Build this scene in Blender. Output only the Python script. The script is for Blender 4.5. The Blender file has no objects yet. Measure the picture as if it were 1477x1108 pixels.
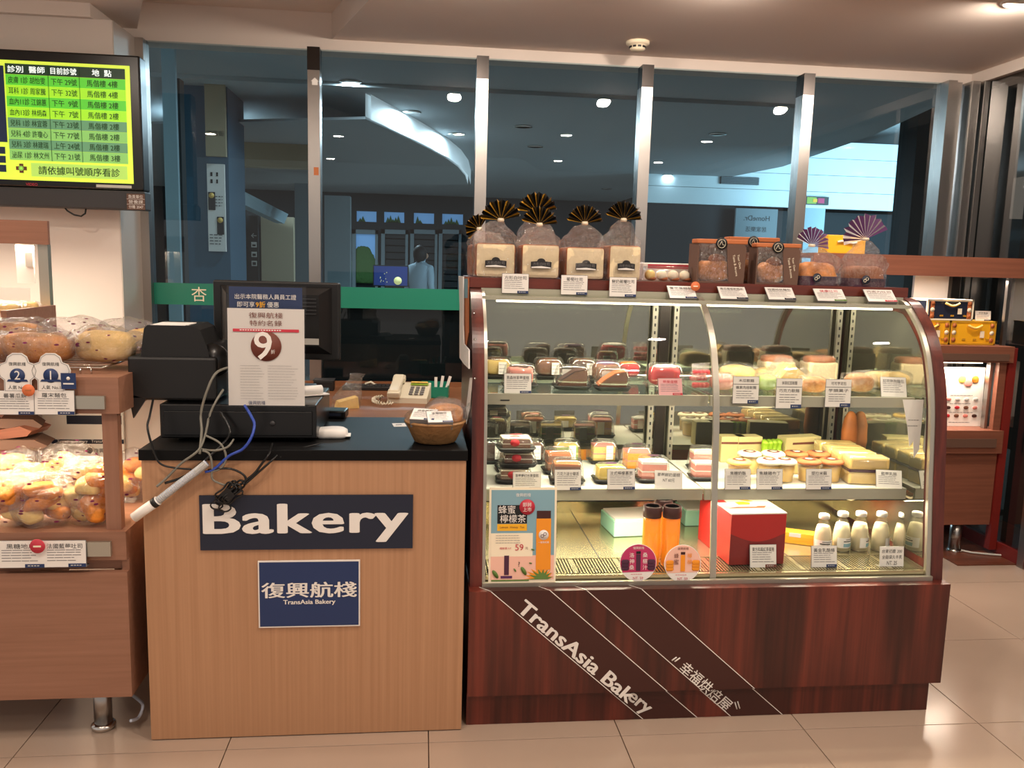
import bpy, bmesh, math, random
from mathutils import Vector, Matrix, noise
PI = math.pi
S = bpy.context.scene
COL = S.collection
R_ = random.Random(7)

# ---------------------------------------------------------------- camera
FPX, YAW, PITCH, ROLL = 1205.2, .1098, .14, .0264
EYE = Vector((0, -2.4476, 1.4482))
_f = Vector((math.sin(YAW)*math.cos(PITCH), math.cos(YAW)*math.cos(PITCH), -math.sin(PITCH)))
_a = Vector((math.cos(YAW), -math.sin(YAW), 0)); _u = _a.cross(_f)
CR = _a*math.cos(ROLL) + _u*math.sin(ROLL); CU = -_a*math.sin(ROLL) + _u*math.cos(ROLL); CF = _f
cd = bpy.data.cameras.new('camera'); cam = bpy.data.objects.new('camera', cd); COL.objects.link(cam)
cd.sensor_width = 36; cd.sensor_fit = 'HORIZONTAL'; cd.lens = FPX/1477*36; cd.clip_start = .05; cd.clip_end = 200
m = Matrix((CR, CU, -CF)).transposed().to_4x4(); m.translation = EYE; cam.matrix_world = m
S.camera = cam

def P(px, py, x=None, y=None, z=None):
    """a measured picture point carried onto a real plane of the room"""
    r = CF + CR*((px-738.5)/FPX) - CU*((py-554)/FPX)
    if x is not None: t = (x-EYE.x)/r.x
    elif y is not None: t = (y-EYE.y)/r.y
    else: t = (z-EYE.z)/r.z
    return EYE + r*t

# ---------------------------------------------------------------- world, exposure
def C(r, g, b):
    f = lambda c: (c/255/12.92 if c <= 10 else ((c/255+.055)/1.055)**2.4)
    return (f(r), f(g), f(b), 1)
S.view_settings.view_transform = 'Standard'; S.view_settings.look = 'None'
S.view_settings.gamma = 1; S.view_settings.exposure = 0; S.view_settings.use_curve_mapping = False
w = bpy.data.worlds.new('world'); S.world = w; w.use_nodes = True
w.node_tree.nodes['Background'].inputs[0].default_value = (1, .90, .83, 1)
w.node_tree.nodes['Background'].inputs[1].default_value = .50
try:
    S.cycles.transparent_max_bounces = 24; S.cycles.max_bounces = 8; S.cycles.caustics_reflective = False; S.cycles.caustics_refractive = False
except Exception: pass

def area(name, loc, size, energy, col, rot=(0, 0, 0), sy=None, spread=None):
    l = bpy.data.lights.new(name, 'AREA'); l.energy = energy; l.color = col; l.size = size
    if sy: l.shape = 'RECTANGLE'; l.size_y = sy
    elif size <= .2: l.shape = 'DISK'
    if spread: l.spread = spread
    o = bpy.data.objects.new(name, l); COL.objects.link(o); o.location = loc; o.rotation_euler = rot
    return o
WARM = (1, .84, .70); CASE = (1, .89, .67); COOL = (.84, .94, 1)
# ceiling downlights, all but the first unseen, several added for glints (fittings are built below at the same spots)
DOWN = [(2.42, .9), (1.2, .86), (.2, .80), (2.42, -.6), (1.2, -.6), (.3, -.8), (-.75, -1.2), (-1.7, .1), (-1.9, -1.4), (2.42, -2.1), (1.4, -2.3), (-1.0, -2.9)]
for i, (x, y) in enumerate(DOWN):
    e = 20 if y > .5 else 12
    if x < -.5: e = 12
    area('downlight_lamp', (x, y, 2.552), .09, e, WARM, rot=(.5 if y > .5 else 0, 0, 0))     # the row by the window is tilted to brighten the bulkhead
# lamps of the glazed case, left bread display, right display
CASE_LAMPS = [(.95, .30, 1.335, 1.40, 7.5), (.95, .25, .985, 1.40, 7), (.95, .25, .668, 1.40, 12)]
for x, y, z, ln, e in CASE_LAMPS:
    area('case_lamp', (x, y+.03, z-.012), ln, e, CASE, rot=(.25 if z > .7 else -.30, 0, 0), sy=.03)
area('bread_lamp', (-1.32, .12, .975), .9, 9, (1, .82, .6), sy=.04)
area('header_lamp', (-1.9, 1.16, 1.48), .8, 15, (1, .84, .66), sy=.05)
area('gift_lamp', (2.62, 1.62, 1.44), .7, 6, (1, .82, .68), sy=.04)
area('menu_lamp', (2.75, 1.6, 1.005), .4, 3.5, (1, .82, .68), sy=.04)
# the hall behind the glazing: area lamps added to stand for its cool daylight
area('hall_daylight', (6.6, 6.3, 1.9), 2.4, 270, (.62, .88, 1), rot=(1.75, 0, 0), sy=1.6)
area('hall_blue', (-3.1, 3.2, 2.4), .6, 25, (.6, .85, 1), rot=(-.9, 0, .3))

# ---------------------------------------------------------------- materials
def nodes(name):
    m = bpy.data.materials.new(name); m.use_nodes = True; nt = m.node_tree
    return m, nt, nt.nodes, nt.links, nt.nodes['Principled BSDF']
MATS = {}
def mat(name, col, rough=.5, metal=0, emit=0, ecol=None, bump=0, bscale=40, vary=0, vscale=6, stretch=None, spec=.5, coat=0, sss=0):
    m, nt, N, L, b = nodes(name)
    col = C(*col); b.inputs['Base Color'].default_value = col
    b.inputs['Roughness'].default_value = rough; b.inputs['Metallic'].default_value = metal
    b.inputs['Specular IOR Level'].default_value = spec; b.inputs['Coat Weight'].default_value = coat
    if emit:
        b.inputs['Emission Color'].default_value = C(*ecol) if ecol else col; b.inputs['Emission Strength'].default_value = emit
    if vary or bump:
        tc = N.new('ShaderNodeTexCoord'); mp = N.new('ShaderNodeMapping'); L.new(tc.outputs['Object'], mp.inputs[0])
        if stretch: mp.inputs['Scale'].default_value = stretch
    if vary:
        n = N.new('ShaderNodeTexNoise'); n.inputs['Scale'].default_value = vscale; n.inputs['Detail'].default_value = 5; L.new(mp.outputs[0], n.inputs[0])
        cr = N.new('ShaderNodeValToRGB'); L.new(n.outputs['Fac'], cr.inputs[0])
        cr.color_ramp.elements[0].position = .3; cr.color_ramp.elements[1].position = .7
        cr.color_ramp.elements[0].color = [max(0, c*(1-vary)) for c in col[:3]]+[1]
        cr.color_ramp.elements[1].color = [min(1, c*(1+vary)) for c in col[:3]]+[1]
        L.new(cr.outputs[0], b.inputs['Base Color'])
    if bump:
        n2 = N.new('ShaderNodeTexNoise'); n2.inputs['Scale'].default_value = bscale; n2.inputs['Detail'].default_value = 4; L.new(mp.outputs[0], n2.inputs[0])
        bp = N.new('ShaderNodeBump'); bp.inputs['Strength'].default_value = bump; bp.inputs['Distance'].default_value = .01
        L.new(n2.outputs['Fac'], bp.inputs['Height']); L.new(bp.outputs[0], b.inputs['Normal'])
    MATS[name] = m; return m
def wood(name, c1, c2, scale=(60, 60, 1.2), rough=.4, bands=0, coat=0):
    """streaky laminate; bands adds wide planks of differing tone"""
    m, nt, N, L, b = nodes(name)
    tc = N.new('ShaderNodeTexCoord'); mp = N.new('ShaderNodeMapping'); mp.inputs['Scale'].default_value = scale
    L.new(tc.outputs['Object'], mp.inputs[0])
    n = N.new('ShaderNodeTexNoise'); n.inputs['Scale'].default_value = 1; n.inputs['Detail'].default_value = 6; n.inputs['Roughness'].default_value = .6
    L.new(mp.outputs[0], n.inputs[0])
    cr = N.new('ShaderNodeValToRGB'); L.new(n.outputs['Fac'], cr.inputs[0])
    cr.color_ramp.elements[0].position = .32; cr.color_ramp.elements[1].position = .68
    cr.color_ramp.elements[0].color = C(*c1); cr.color_ramp.elements[1].color = C(*c2)
    out = cr.outputs[0]
    if bands:
        mp2 = N.new('ShaderNodeMapping'); mp2.inputs['Scale'].default_value = (bands, bands*.3, .9); L.new(tc.outputs['Object'], mp2.inputs[0])
        n3 = N.new('ShaderNodeTexNoise'); n3.inputs['Scale'].default_value = 1; n3.inputs['Detail'].default_value = 2; L.new(mp2.outputs[0], n3.inputs[0])
        c3 = N.new('ShaderNodeValToRGB'); L.new(n3.outputs['Fac'], c3.inputs[0])
        c3.color_ramp.elements[0].position = .38; c3.color_ramp.elements[1].position = .62
        c3.color_ramp.elements[0].color = (.45, .40, .42, 1); c3.color_ramp.elements[1].color = (1.25, 1.05, 1, 1)
        mx = N.new('ShaderNodeMix'); mx.data_type = 'RGBA'; mx.blend_type = 'MULTIPLY'; mx.inputs[0].default_value = 1
        L.new(out, mx.inputs[6]); L.new(c3.outputs[0], mx.inputs[7]); out = mx.outputs[2]
    L.new(out, b.inputs['Base Color']); b.inputs['Roughness'].default_value = rough; b.inputs['Coat Weight'].default_value = coat
    MATS[name] = m; return m
def film(name, tint=(1, 1, 1), gloss=.12, rough=.08, bump=0, bscale=25, haze=0, hazecol=(230, 225, 220), print_=None, pscale=22, psize=.28, fres=.35):
    """thin clear plastic or pane glass: mostly see-through, part mirror, optional haze and printed marks"""
    m, nt, N, L, b = nodes(name); N.remove(b); out = N['Material Output']
    tr = N.new('ShaderNodeBsdfTransparent'); tr.inputs[0].default_value = (*tint, 1)
    gl = N.new('ShaderNodeBsdfGlossy'); gl.inputs['Roughness'].default_value = rough
    lw = N.new('ShaderNodeLayerWeight'); lw.inputs['Blend'].default_value = .22
    ma = N.new('ShaderNodeMath'); ma.operation = 'MULTIPLY_ADD'; L.new(lw.outputs['Facing'], ma.inputs[0]); ma.inputs[1].default_value = fres; ma.inputs[2].default_value = gloss
    mx = N.new('ShaderNodeMixShader'); L.new(ma.outputs[0], mx.inputs[0]); L.new(tr.outputs[0], mx.inputs[1]); L.new(gl.outputs[0], mx.inputs[2])
    res = mx.outputs[0]
    tc = N.new('ShaderNodeTexCoord')
    if haze:
        df = N.new('ShaderNodeBsdfDiffuse'); df.inputs[0].default_value = C(*hazecol)
        m2 = N.new('ShaderNodeMixShader'); m2.inputs[0].default_value = haze; L.new(res, m2.inputs[1]); L.new(df.outputs[0], m2.inputs[2]); res = m2.outputs[0]
    if bump:
        n2 = N.new('ShaderNodeTexNoise'); n2.inputs['Scale'].default_value = bscale; n2.inputs['Detail'].default_value = 3; n2.inputs['Distortion'].default_value = 1.5
        L.new(tc.outputs['Object'], n2.inputs[0])
        bp = N.new('ShaderNodeBump'); bp.inputs['Strength'].default_value = bump; bp.inputs['Distance'].default_value = .02
        L.new(n2.outputs['Fac'], bp.inputs['Height']); L.new(bp.outputs[0], gl.inputs['Normal'])
    if print_:
        v = N.new('ShaderNodeTexVoronoi'); v.inputs['Scale'].default_value = pscale; mp = N.new('ShaderNodeMapping'); mp.inputs['Scale'].default_value = (.8, 1, 2); mp.inputs['Rotation'].default_value = (0, .5, 0); L.new(tc.outputs['Object'], mp.inputs[0]); L.new(mp.outputs[0], v.inputs[0])
        lt = N.new('ShaderNodeMath'); lt.operation = 'LESS_THAN'; L.new(v.outputs['Distance'], lt.inputs[0]); lt.inputs[1].default_value = psize
        d2 = N.new('ShaderNodeBsdfDiffuse'); d2.inputs[0].default_value = C(*print_)
        m3 = N.new('ShaderNodeMath'); m3.operation = 'MULTIPLY'; L.new(lt.outputs[0], m3.inputs[0]); m3.inputs[1].default_value = .8
        g2 = N.new('ShaderNodeSeparateColor'); L.new(v.outputs['Color'], g2.inputs[0]); g3 = N.new('ShaderNodeMath'); g3.operation = 'GREATER_THAN'; L.new(g2.outputs[0], g3.inputs[0]); g3.inputs[1].default_value = .55; L.new(g3.outputs[0], m3.inputs[1])
        m4 = N.new('ShaderNodeMixShader'); L.new(m3.outputs[0], m4.inputs[0]); L.new(res, m4.inputs[1]); L.new(d2.outputs[0], m4.inputs[2]); res = m4.outputs[0]
    L.new(res, out.inputs[0]); MATS[name] = m; return m

for a in [
    ('white', (238, 234, 228)), ('paper', (236, 232, 226), .6), ('ink', (28, 26, 28), .6), ('navy', (24, 32, 52), .5), ('blue', (30, 52, 98), .5),
    ('grey_ink', (120, 118, 118), .7), ('ceiling_paint', (226, 214, 204), .8), ('black', (16, 16, 17), .45), ('black_gloss', (9, 9, 10), .28),
    ('black_top', (13, 13, 14), .5, 0, 0, None, 0, 40, 0, 6, None, .15), ('dark_grey', (48, 48, 50), .5), ('red_ink', (196, 52, 70), .5), ('brown_ink', (112, 56, 44), .6), ('pink', (232, 176, 178), .5),
    ('yellow', (240, 178, 30), .5), ('mint', (168, 224, 196), .5), ('stripe_brown', (64, 26, 20), .45), ('cream', (246, 234, 206), .5), ('chrome_paint', (200, 196, 190), .3),
    ('purple', (84, 40, 92), .5), ('green_band', (30, 128, 104), .35), ('gold_ink', (190, 140, 40), .4), ('kraft', (100, 72, 58), .65), ('kraft_light', (190, 110, 62), .65),
    ('orange', (240, 150, 34), .35), ('red_box', (178, 30, 26), .4), ('red_box_dark', (130, 32, 28), .4), ('cable_black', (14, 14, 15), .4), ('cable_grey', (120, 118, 108), .5),
    ('cable_blue', (44, 74, 170), .4), ('wrap', (196, 204, 220), .4), ('phone', (214, 206, 184), .45), ('milk', (238, 222, 182), .4), ('choc', (66, 36, 26), .6),
    ('cocoa', (120, 76, 52), .7), ('pinkcake', (226, 140, 128), .6), ('sponge', (240, 206, 120), .7), ('mousse', (246, 214, 96), .5), ('green_fruit', (158, 196, 40), .5),
    ('lime', (140, 170, 60), .5), ('red_label', (190, 40, 50), .5), ('gold', (226, 170, 50), .3, .3), ('custard', (250, 206, 110), .45), ('dark_wall', (34, 38, 42), .7),
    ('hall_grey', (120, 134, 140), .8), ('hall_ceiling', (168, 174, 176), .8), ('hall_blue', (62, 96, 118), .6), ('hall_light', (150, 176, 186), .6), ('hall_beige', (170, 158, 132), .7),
    ('hall_floor', (150, 146, 140), .3), ('hall_dark', (40, 42, 44), .7), ('skin', (196, 150, 122), .6), ('hair', (18, 16, 16), .6), ('jacket', (168, 190, 204), .8), ('trousers', (120, 146, 160), .8),
    ('red_post', (120, 34, 28), .4), ('green_tree', (70, 110, 56), .8), ('leaf', (96, 130, 60), .6), ('poster_pink', (240, 190, 170), .6), ('poster_blue', (128, 168, 182), .6), ('sticker_orange', (226, 120, 70), .5),
    ('magenta', (190, 50, 100), .5), ('plum', (74, 34, 60), .5), ('white_enamel', (228, 224, 214), .4), ('label_grey', (200, 198, 190), .6), ('dark_void', (6, 6, 7), .6)]:
    mat(*a)
mat('carton_pale', (206, 186, 130), .6)
mat('door_backdrop', (52, 46, 40), .6)
mat('steel', (176, 172, 168), .28, 1, bump=.06, bscale=3, stretch=(400, 400, 2))
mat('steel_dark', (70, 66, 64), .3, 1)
mat('alu', (190, 186, 172), .35, .8)
mat('chrome', (210, 206, 200), .12, 1)
mat('sill_green', (166, 164, 146), .35, 0)
mat('stainless', (196, 186, 150), .22, .85)
mat('crumb', (246, 226, 184), .8, bump=.2, bscale=90, vary=.06, vscale=30)
mat('crust', (176, 98, 42), .6, vary=.3, vscale=9, bump=.15)
mat('bread', (196, 130, 62), .5, vary=.5, vscale=14, bump=.5, bscale=40)
mat('bread_light', (236, 194, 120), .6, vary=.25, vscale=9, bump=.2, bscale=30)
mat('bread_dark', (150, 84, 42), .6, vary=.4, vscale=12, bump=.3, bscale=40)
mat('bread_orange', (224, 132, 44), .5, vary=.5, vscale=18, bump=.7, bscale=40)
mat('toast_slice', (244, 208, 128), .7, vary=.12, vscale=14, bump=.2, bscale=60)
mat('wicker', (150, 110, 68), .6, vary=.25, vscale=20, bump=.3, bscale=90)
mat('tile', (180, 158, 140), .17, vary=.03, vscale=3)
mat('grout', (120, 96, 76), .8)
mat('lamp_on', (255, 244, 225), .5, emit=14)
mat('tube_on', (255, 240, 205), .5, emit=6)
mat('sky_pane', (120, 165, 215), .5, emit=.55)
mat('hall_lamp_on', (255, 250, 235), .5, emit=5)
mat('cove_glow', (220, 226, 228), .5, emit=.45)
mat('day_panel', (222, 236, 240), .6)
mat('screen_lime', (150, 215, 40), .4, emit=.75); mat('screen_green', (84, 190, 50), .4, emit=.7); mat('screen_green_washed', (96, 150, 110), .4, emit=.5)
mat('screen_lime_washed', (130, 190, 100), .4, emit=.6); mat('screen_yellow', (200, 222, 70), .4, emit=.8); mat('screen_head', (22, 52, 34), .4, emit=.4)
mat('screen_foot', (160, 200, 90), .4, emit=.75); mat('screen_white', (235, 245, 240), .4, emit=.9); mat('screen_navy', (20, 34, 60), .4, emit=.5); mat('screen_ink', (30, 66, 20), .5, emit=.25)
mat('moon', (235, 225, 150), .5, emit=.8); mat('screen_blue', (50, 66, 130), .5, emit=.35)
mat('lightbox', (250, 246, 236), .6)
wood('counter_wood', (172, 128, 94), (187, 143, 108), (90, 90, 1.0), .42)
wood('desk_wood', (122, 78, 50), (138, 92, 62), (2, 40, 40), .4)
wood('display_wood', (142, 100, 78), (158, 114, 92), (2, 40, 50), .42)
wood('display_wood_up', (142, 100, 78), (158, 114, 92), (50, 50, 1.5), .42)
wood('red_wood', (74, 34, 27), (108, 50, 38), (46, 46, 1.2), .32, bands=9)
wood('red_wood_h', (92, 40, 30), (112, 50, 38), (2, 40, 40), .32)
wood('brown_wood', (122, 74, 56), (138, 86, 66), (2, 40, 60), .4)
wood('floor_wood', (92, 50, 34), (120, 66, 44), (2, 30, 30), .3)
film('pane', tint=(.50, .64, .70), gloss=.05, rough=.0)
film('pane_dark', tint=(.22, .22, .20), gloss=.10, rough=.05)
film('case_glass', tint=(.97, .985, .965), gloss=.012, rough=.0, fres=.20)
film('shelf_glass', tint=(.86, .95, .90), gloss=.06, rough=.02)
film('clear', tint=(.97, .97, .96), gloss=.10, rough=.06, haze=.035)
film('sleeve', tint=(.98, .98, .98), gloss=.02, rough=.1)
film('bag', tint=(.97, .965, .96), gloss=.14, rough=.12, bump=.8, bscale=60, haze=.012)
film('bag_print', tint=(.97, .965, .96), gloss=.14, rough=.12, bump=.8, bscale=60, haze=.012, print_=(110, 44, 74), pscale=34, psize=.20)
film('bag_stripe', tint=(.95, .94, .93), gloss=.04, rough=.18, bump=.9, bscale=20, haze=.6)
film('bottle_glass', tint=(.96, .97, .96), gloss=.06, rough=.02)
m, nt, N, L, b = nodes('back_door'); MATS['back_door'] = m   # dark sliding doors that mirror the shelves
b.inputs['Base Color'].default_value = C(34, 34, 24); b.inputs['Roughness'].default_value = .5
_g = N.new('ShaderNodeBsdfGlossy'); _g.inputs['Roughness'].default_value = .02; _g.inputs[0].default_value = (.8, .8, .7, 1)
_m = N.new('ShaderNodeMixShader'); _m.inputs[0].default_value = .40; L.new(b.outputs[0], _m.inputs[1]); L.new(_g.outputs[0], _m.inputs[2]); L.new(_m.outputs[0], N['Material Output'].inputs[0])
m, nt, N, L, b = nodes('mirror'); MATS['mirror'] = m     # polished inner end wall of the case
b.inputs['Base Color'].default_value = C(96, 96, 80); b.inputs['Roughness'].default_value = .5
_g = N.new('ShaderNodeBsdfGlossy'); _g.inputs['Roughness'].default_value = .03; _g.inputs[0].default_value = (.86, .86, .78, 1)
_m = N.new('ShaderNodeMixShader'); _m.inputs[0].default_value = .75; L.new(b.outputs[0], _m.inputs[1]); L.new(_g.outputs[0], _m.inputs[2]); L.new(_m.outputs[0], N['Material Output'].inputs[0])
m, nt, N, L, b = nodes('juice'); MATS['juice'] = m      # cloudy tea that lets light through
_d = N.new('ShaderNodeBsdfDiffuse'); _d.inputs[0].default_value = C(255, 196, 70); _t = N.new('ShaderNodeBsdfTranslucent'); _t.inputs[0].default_value = C(255, 190, 60)
_m = N.new('ShaderNodeMixShader'); _m.inputs[0].default_value = .55; L.new(_d.outputs[0], _m.inputs[1]); L.new(_t.outputs[0], _m.inputs[2]); L.new(_m.outputs[0], N['Material Output'].inputs[0])
MT = MATS

# ---------------------------------------------------------------- mesh helpers
class MB:
    def __init__(s): s.v = []; s.f = []; s.m = []; s.s = []
    def add(s, v, f, mi=0, sm=False, M=None):
        o = len(s.v)
        s.v += [tuple(M @ Vector(p)) if M else tuple(p) for p in v]
        for q in f: s.f.append([i+o for i in q]); s.m.append(mi); s.s.append(sm)
        return s
    def box(s, x0, x1, y0, y1, z0, z1, mi=0, M=None, bev=0):
        if bev:
            bm = bmesh.new(); bmesh.ops.create_cube(bm, size=1)
            for q in bm.verts: q.co = Vector(((x0+x1)/2+q.co.x*(x1-x0), (y0+y1)/2+q.co.y*(y1-y0), (z0+z1)/2+q.co.z*(z1-z0)))
            bmesh.ops.bevel(bm, geom=bm.edges[:], offset=bev, segments=2, affect='EDGES', profile=.5)
            bm.verts.index_update()
            s.add([q.co.copy() for q in bm.verts], [[q.index for q in f.verts] for f in bm.faces], mi, False, M); bm.free(); return s
        v = [(x, y, z) for x in (x0, x1) for y in (y0, y1) for z in (z0, z1)]
        return s.add(v, [(0, 1, 3, 2), (4, 6, 7, 5), (0, 4, 5, 1), (2, 3, 7, 6), (0, 2, 6, 4), (1, 5, 7, 3)], mi, False, M)
    def lathe(s, prof, n=16, mi=0, M=None, sm=True, sx=1, sy=1):
        v = []; f = []
        for r, z in prof:
            for k in range(n): v.append((r*sx*math.cos(2*PI*k/n), r*sy*math.sin(2*PI*k/n), z))
        for i in range(len(prof)-1):
            for k in range(n): f.append((i*n+k, i*n+(k+1) % n, (i+1)*n+(k+1) % n, (i+1)*n+k))
        if prof[0][0] > 1e-5: f.append(list(range(n))[::-1])
        if prof[-1][0] > 1e-5: f.append([(len(prof)-1)*n+k for k in range(n)])
        return s.add(v, f, mi, sm, M)
    def cyl(s, r, z0, z1, n=16, mi=0, M=None): return s.lathe([(r, z0), (r, z1)], n, mi, M, sm=True)
    def tube(s, pts, r, n=6, mi=0, M=None):
        pts = [Vector(p) for p in pts]; v = []; f = []; k = len(pts)
        for i, p in enumerate(pts):
            t = (pts[min(i+1, k-1)]-pts[max(i-1, 0)]).normalized()
            a = t.cross(Vector((.12, .3, .94)));
            if a.length < .05: a = t.cross(Vector((1, 0, 0)))
            a.normalize(); b = t.cross(a)
            for j in range(n): v.append(p + (a*math.cos(2*PI*j/n)+b*math.sin(2*PI*j/n))*r)
        for i in range(k-1):
            for j in range(n): f.append((i*n+j, i*n+(j+1) % n, (i+1)*n+(j+1) % n, (i+1)*n+j))
        f.append(list(range(n))[::-1]); f.append([(k-1)*n+j for j in range(n)])
        return s.add(v, f, mi, True, M)
    def prism(s, poly, ax, a0, a1, mi=0, M=None, sm=False):
        """poly of 2D points swept along axis ax ('x': points are (y,z); 'y': (x,z); 'z': (x,y))"""
        mk = {'x': lambda p, a: (a, p[0], p[1]), 'y': lambda p, a: (p[0], a, p[1]), 'z': lambda p, a: (p[0], p[1], a)}[ax]
        n = len(poly); v = [mk(p, a0) for p in poly]+[mk(p, a1) for p in poly]
        f = [list(range(n))[::-1], list(range(n, 2*n))]+[(i, (i+1) % n, (i+1) % n+n, i+n) for i in range(n)]
        return s.add(v, f, mi, sm, M)
    def ribbon(s, pts, ax, a0, a1, mi=0, th=None):
        """open strip along 2D pts (y,z) between x=a0 and a1; th gives it thickness"""
        if th:
            q = []
            for i, p in enumerate(pts):
                t = Vector(pts[min(i+1, len(pts)-1)])-Vector(pts[max(i-1, 0)]); t.normalize(); q.append((p[0]+t.y*th, p[1]-t.x*th))
            return s.prism(list(pts)+q[::-1], ax, a0, a1, mi)
        n = len(pts); v = [(a0, *p) for p in pts]+[(a1, *p) for p in pts]
        return s.add(v, [(i, i+1, i+1+n, i+n) for i in range(n-1)], mi, True)
    def loft(s, secs, n=24, mi=0, M=None, amp=0, fr=8, seed=0, cap=True, fine=0):
        """sections (z, hx, hy, exponent[, dx, dy]) of superellipse outline with crinkle noise"""
        v = []; f = []
        sg = lambda c, e: math.copysign(abs(c)**e, c)
        if fine:
            q = []
            for a, b in zip(secs, secs[1:]):
                a = tuple(a)+(0, 0)*(len(a) == 4); b = tuple(b)+(0, 0)*(len(b) == 4)
                q += [tuple(x+(y-x)*k/fine for x, y in zip(a, b)) for k in range(fine)]
            secs = q+[tuple(secs[-1])]
        for sc in secs:
            z, hx, hy, e = sc[:4]; dx, dy = (sc[4], sc[5]) if len(sc) > 4 else (0, 0)
            for k in range(n):
                a = 2*PI*(k+.5)/n; p = Vector((dx+hx*sg(math.cos(a), e), dy+hy*sg(math.sin(a), e), z))
                if fine: p += noise.noise_vector(p*fr*2.6+Vector((seed, 5.1, 0)))*amp*.45*min(1, (hx+hy)/.05)
                if amp: p += noise.noise_vector(p*fr+Vector((seed*3.7, seed, 0)))*amp*min(1, (hx+hy)/.05)
                v.append(p)
        for i in range(len(secs)-1):
            for k in range(n): f.append((i*n+k, i*n+(k+1) % n, (i+1)*n+(k+1) % n, (i+1)*n+k))
        if cap: f.append(list(range(n))[::-1]); f.append([(len(secs)-1)*n+k for k in range(n)])
        return s.add(v, f, mi, True, M)
    def blob(s, w, d, h, e=.7, n=20, k=11, amp=.01, fr=14, seed=0, mi=0, M=None):
        sg = lambda c, q: math.copysign(abs(c)**q, c)
        secs = []
        for i in range(k):
            t = -PI/2+.12+(PI-.24)*i/(k-1); secs.append((h/2*(1+sg(math.sin(t), e)), w/2*sg(math.cos(t), e), d/2*sg(math.cos(t), e), e))
        o = len(s.v); s.loft(secs, n, mi, None, amp, fr, seed)
        for i in range(o, len(s.v)):
            p = Vector(s.v[i]); p.z = max(p.z, .0005); s.v[i] = tuple(M @ p) if M else tuple(p)
        return s
    def build(s, name, mats, parent=None, loc=None, rot=None, recalc=True):
        me = bpy.data.meshes.new(name); me.from_pydata([tuple(p) for p in s.v], [], s.f)
        for q in (mats if isinstance(mats, (list, tuple)) else [mats]): me.materials.append(MT[q] if isinstance(q, str) else q)
        me.polygons.foreach_set('material_index', s.m); me.polygons.foreach_set('use_smooth', [False]*len(s.f) if isinstance(mats, str) and mats.startswith('bag') else s.s)
        if recalc and len(s.f) < 20000:
            bm = bmesh.new(); bm.from_mesh(me); bmesh.ops.recalc_face_normals(bm, faces=bm.faces); bm.to_mesh(me); bm.free()
        o = bpy.data.objects.new(name, me); COL.objects.link(o)
        if parent: o.parent = parent
        if loc: o.location = loc
        if rot: o.rotation_euler = rot
        return o
def Rz(a): return Matrix.Rotation(a, 4, 'Z')
def Rx(a): return Matrix.Rotation(a, 4, 'X')
def Ry(a): return Matrix.Rotation(a, 4, 'Y')
def Tr(x, y, z): return Matrix.Translation((x, y, z))
def tag(o, label, cat, group=None, kind=None):
    if label: o['label'] = label
    if cat: o['category'] = cat
    if group: o['group'] = group
    if kind: o['kind'] = kind
    return o
def thing(name, label, cat, loc=(0, 0, 0), rot=(0, 0, 0), group=None):
    o = bpy.data.objects.new(name, None); COL.objects.link(o); o.location = loc; o.rotation_euler = rot
    return tag(o, label, cat, group)
def struct(name, label=None):
    o = bpy.data.objects.new(name, None); COL.objects.link(o); o['kind'] = 'structure'; o['category'] = name.split('_')[0]
    if label: o['label'] = label
    return o
def sbuild(mb, name, mats, label):
    o = mb.build(name, mats); o['kind'] = 'structure'; o['label'] = label; o['category'] = name.split('_')[0]; return o
def copy_tree(o, parent=None):
    c = o.copy(); COL.objects.link(c); c.parent = parent
    for ch in list(o.children): copy_tree(ch, c)
    return c
FIT = []
def text(parent, body, mt, loc, w=None, h=None, rot=(PI/2, 0, 0), bold=0, name='lettering', spacing=1, align='CENTER', lean=0):
    c = bpy.data.curves.new(name, 'FONT'); c.body = body; c.size = 1; c.align_x = align; c.align_y = 'CENTER'; c.resolution_u = 3; c.space_character = spacing; c.shear = lean
    c.materials.append(MT[mt]); o = bpy.data.objects.new(name, c); COL.objects.link(o); o.parent = parent; o.location = loc; o.rotation_euler = rot
    FIT.append((o, w, h, bold)); return o
def lines(parent, mt, x0, x1, y, zs, th=.0012, dash=0, name='fine_print', seed=0):
    """rows of unreadably small print as thin dashes, joined into one part"""
    r = random.Random(seed); mb = MB()
    for z in zs:
        x = x0; e = x1-(x1-x0)*r.random()*.25
        while x < e:
            l = r.uniform(.6, 1)*(dash or (x1-x0)*.3); l = min(l, e-x)
            mb.add([(x, y, z), (x+l, y, z), (x+l, y, z+th), (x, y, z+th)], [(0, 1, 2, 3)]); x += l+th*.9
    return mb.build(name, mt, parent, recalc=False)
def quad(parent, name, mt, x0, x1, y, z0, z1, th=.0006):
    return MB().box(x0, x1, y, y+th, z0, z1).build(name, mt, parent)

# ================================================================ THE SETTING
WY, HEAD, CEIL, SLOT = 2.10, 2.512, 2.572, 2.70
fl = struct('floor', 'polished beige floor tiles with thin dark joints')
MB().box(-3.2, 5.2, -3.4, 2.2, -.06, -.012).build('bed', 'grout', fl)
tm = None
tx0, ty0, ts = -.5646, -.062, .6
for i in range(-5, 10):
    for j in range(-6, 4):
        x, y = tx0+i*ts, ty0+j*ts
        if x < -3.1 or x+ts > 5.3: continue
        if tm is None:
            o = MB().box(.0015, ts-.0015, .0015, ts-.0015, -.012, 0, bev=.0008).build('floor_tile', 'tile', fl); tm = o.data
        else:
            o = bpy.data.objects.new('floor_tile', tm); COL.objects.link(o); o.parent = fl
        o.location = (x, y, 0)
ts_o = sbuild(MB().box(2.72, 4.4, 1.36, 2.1, .001, .006), 'trim_1', 'floor_wood', 'dark brown wood strip on the floor before the glass door')

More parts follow.
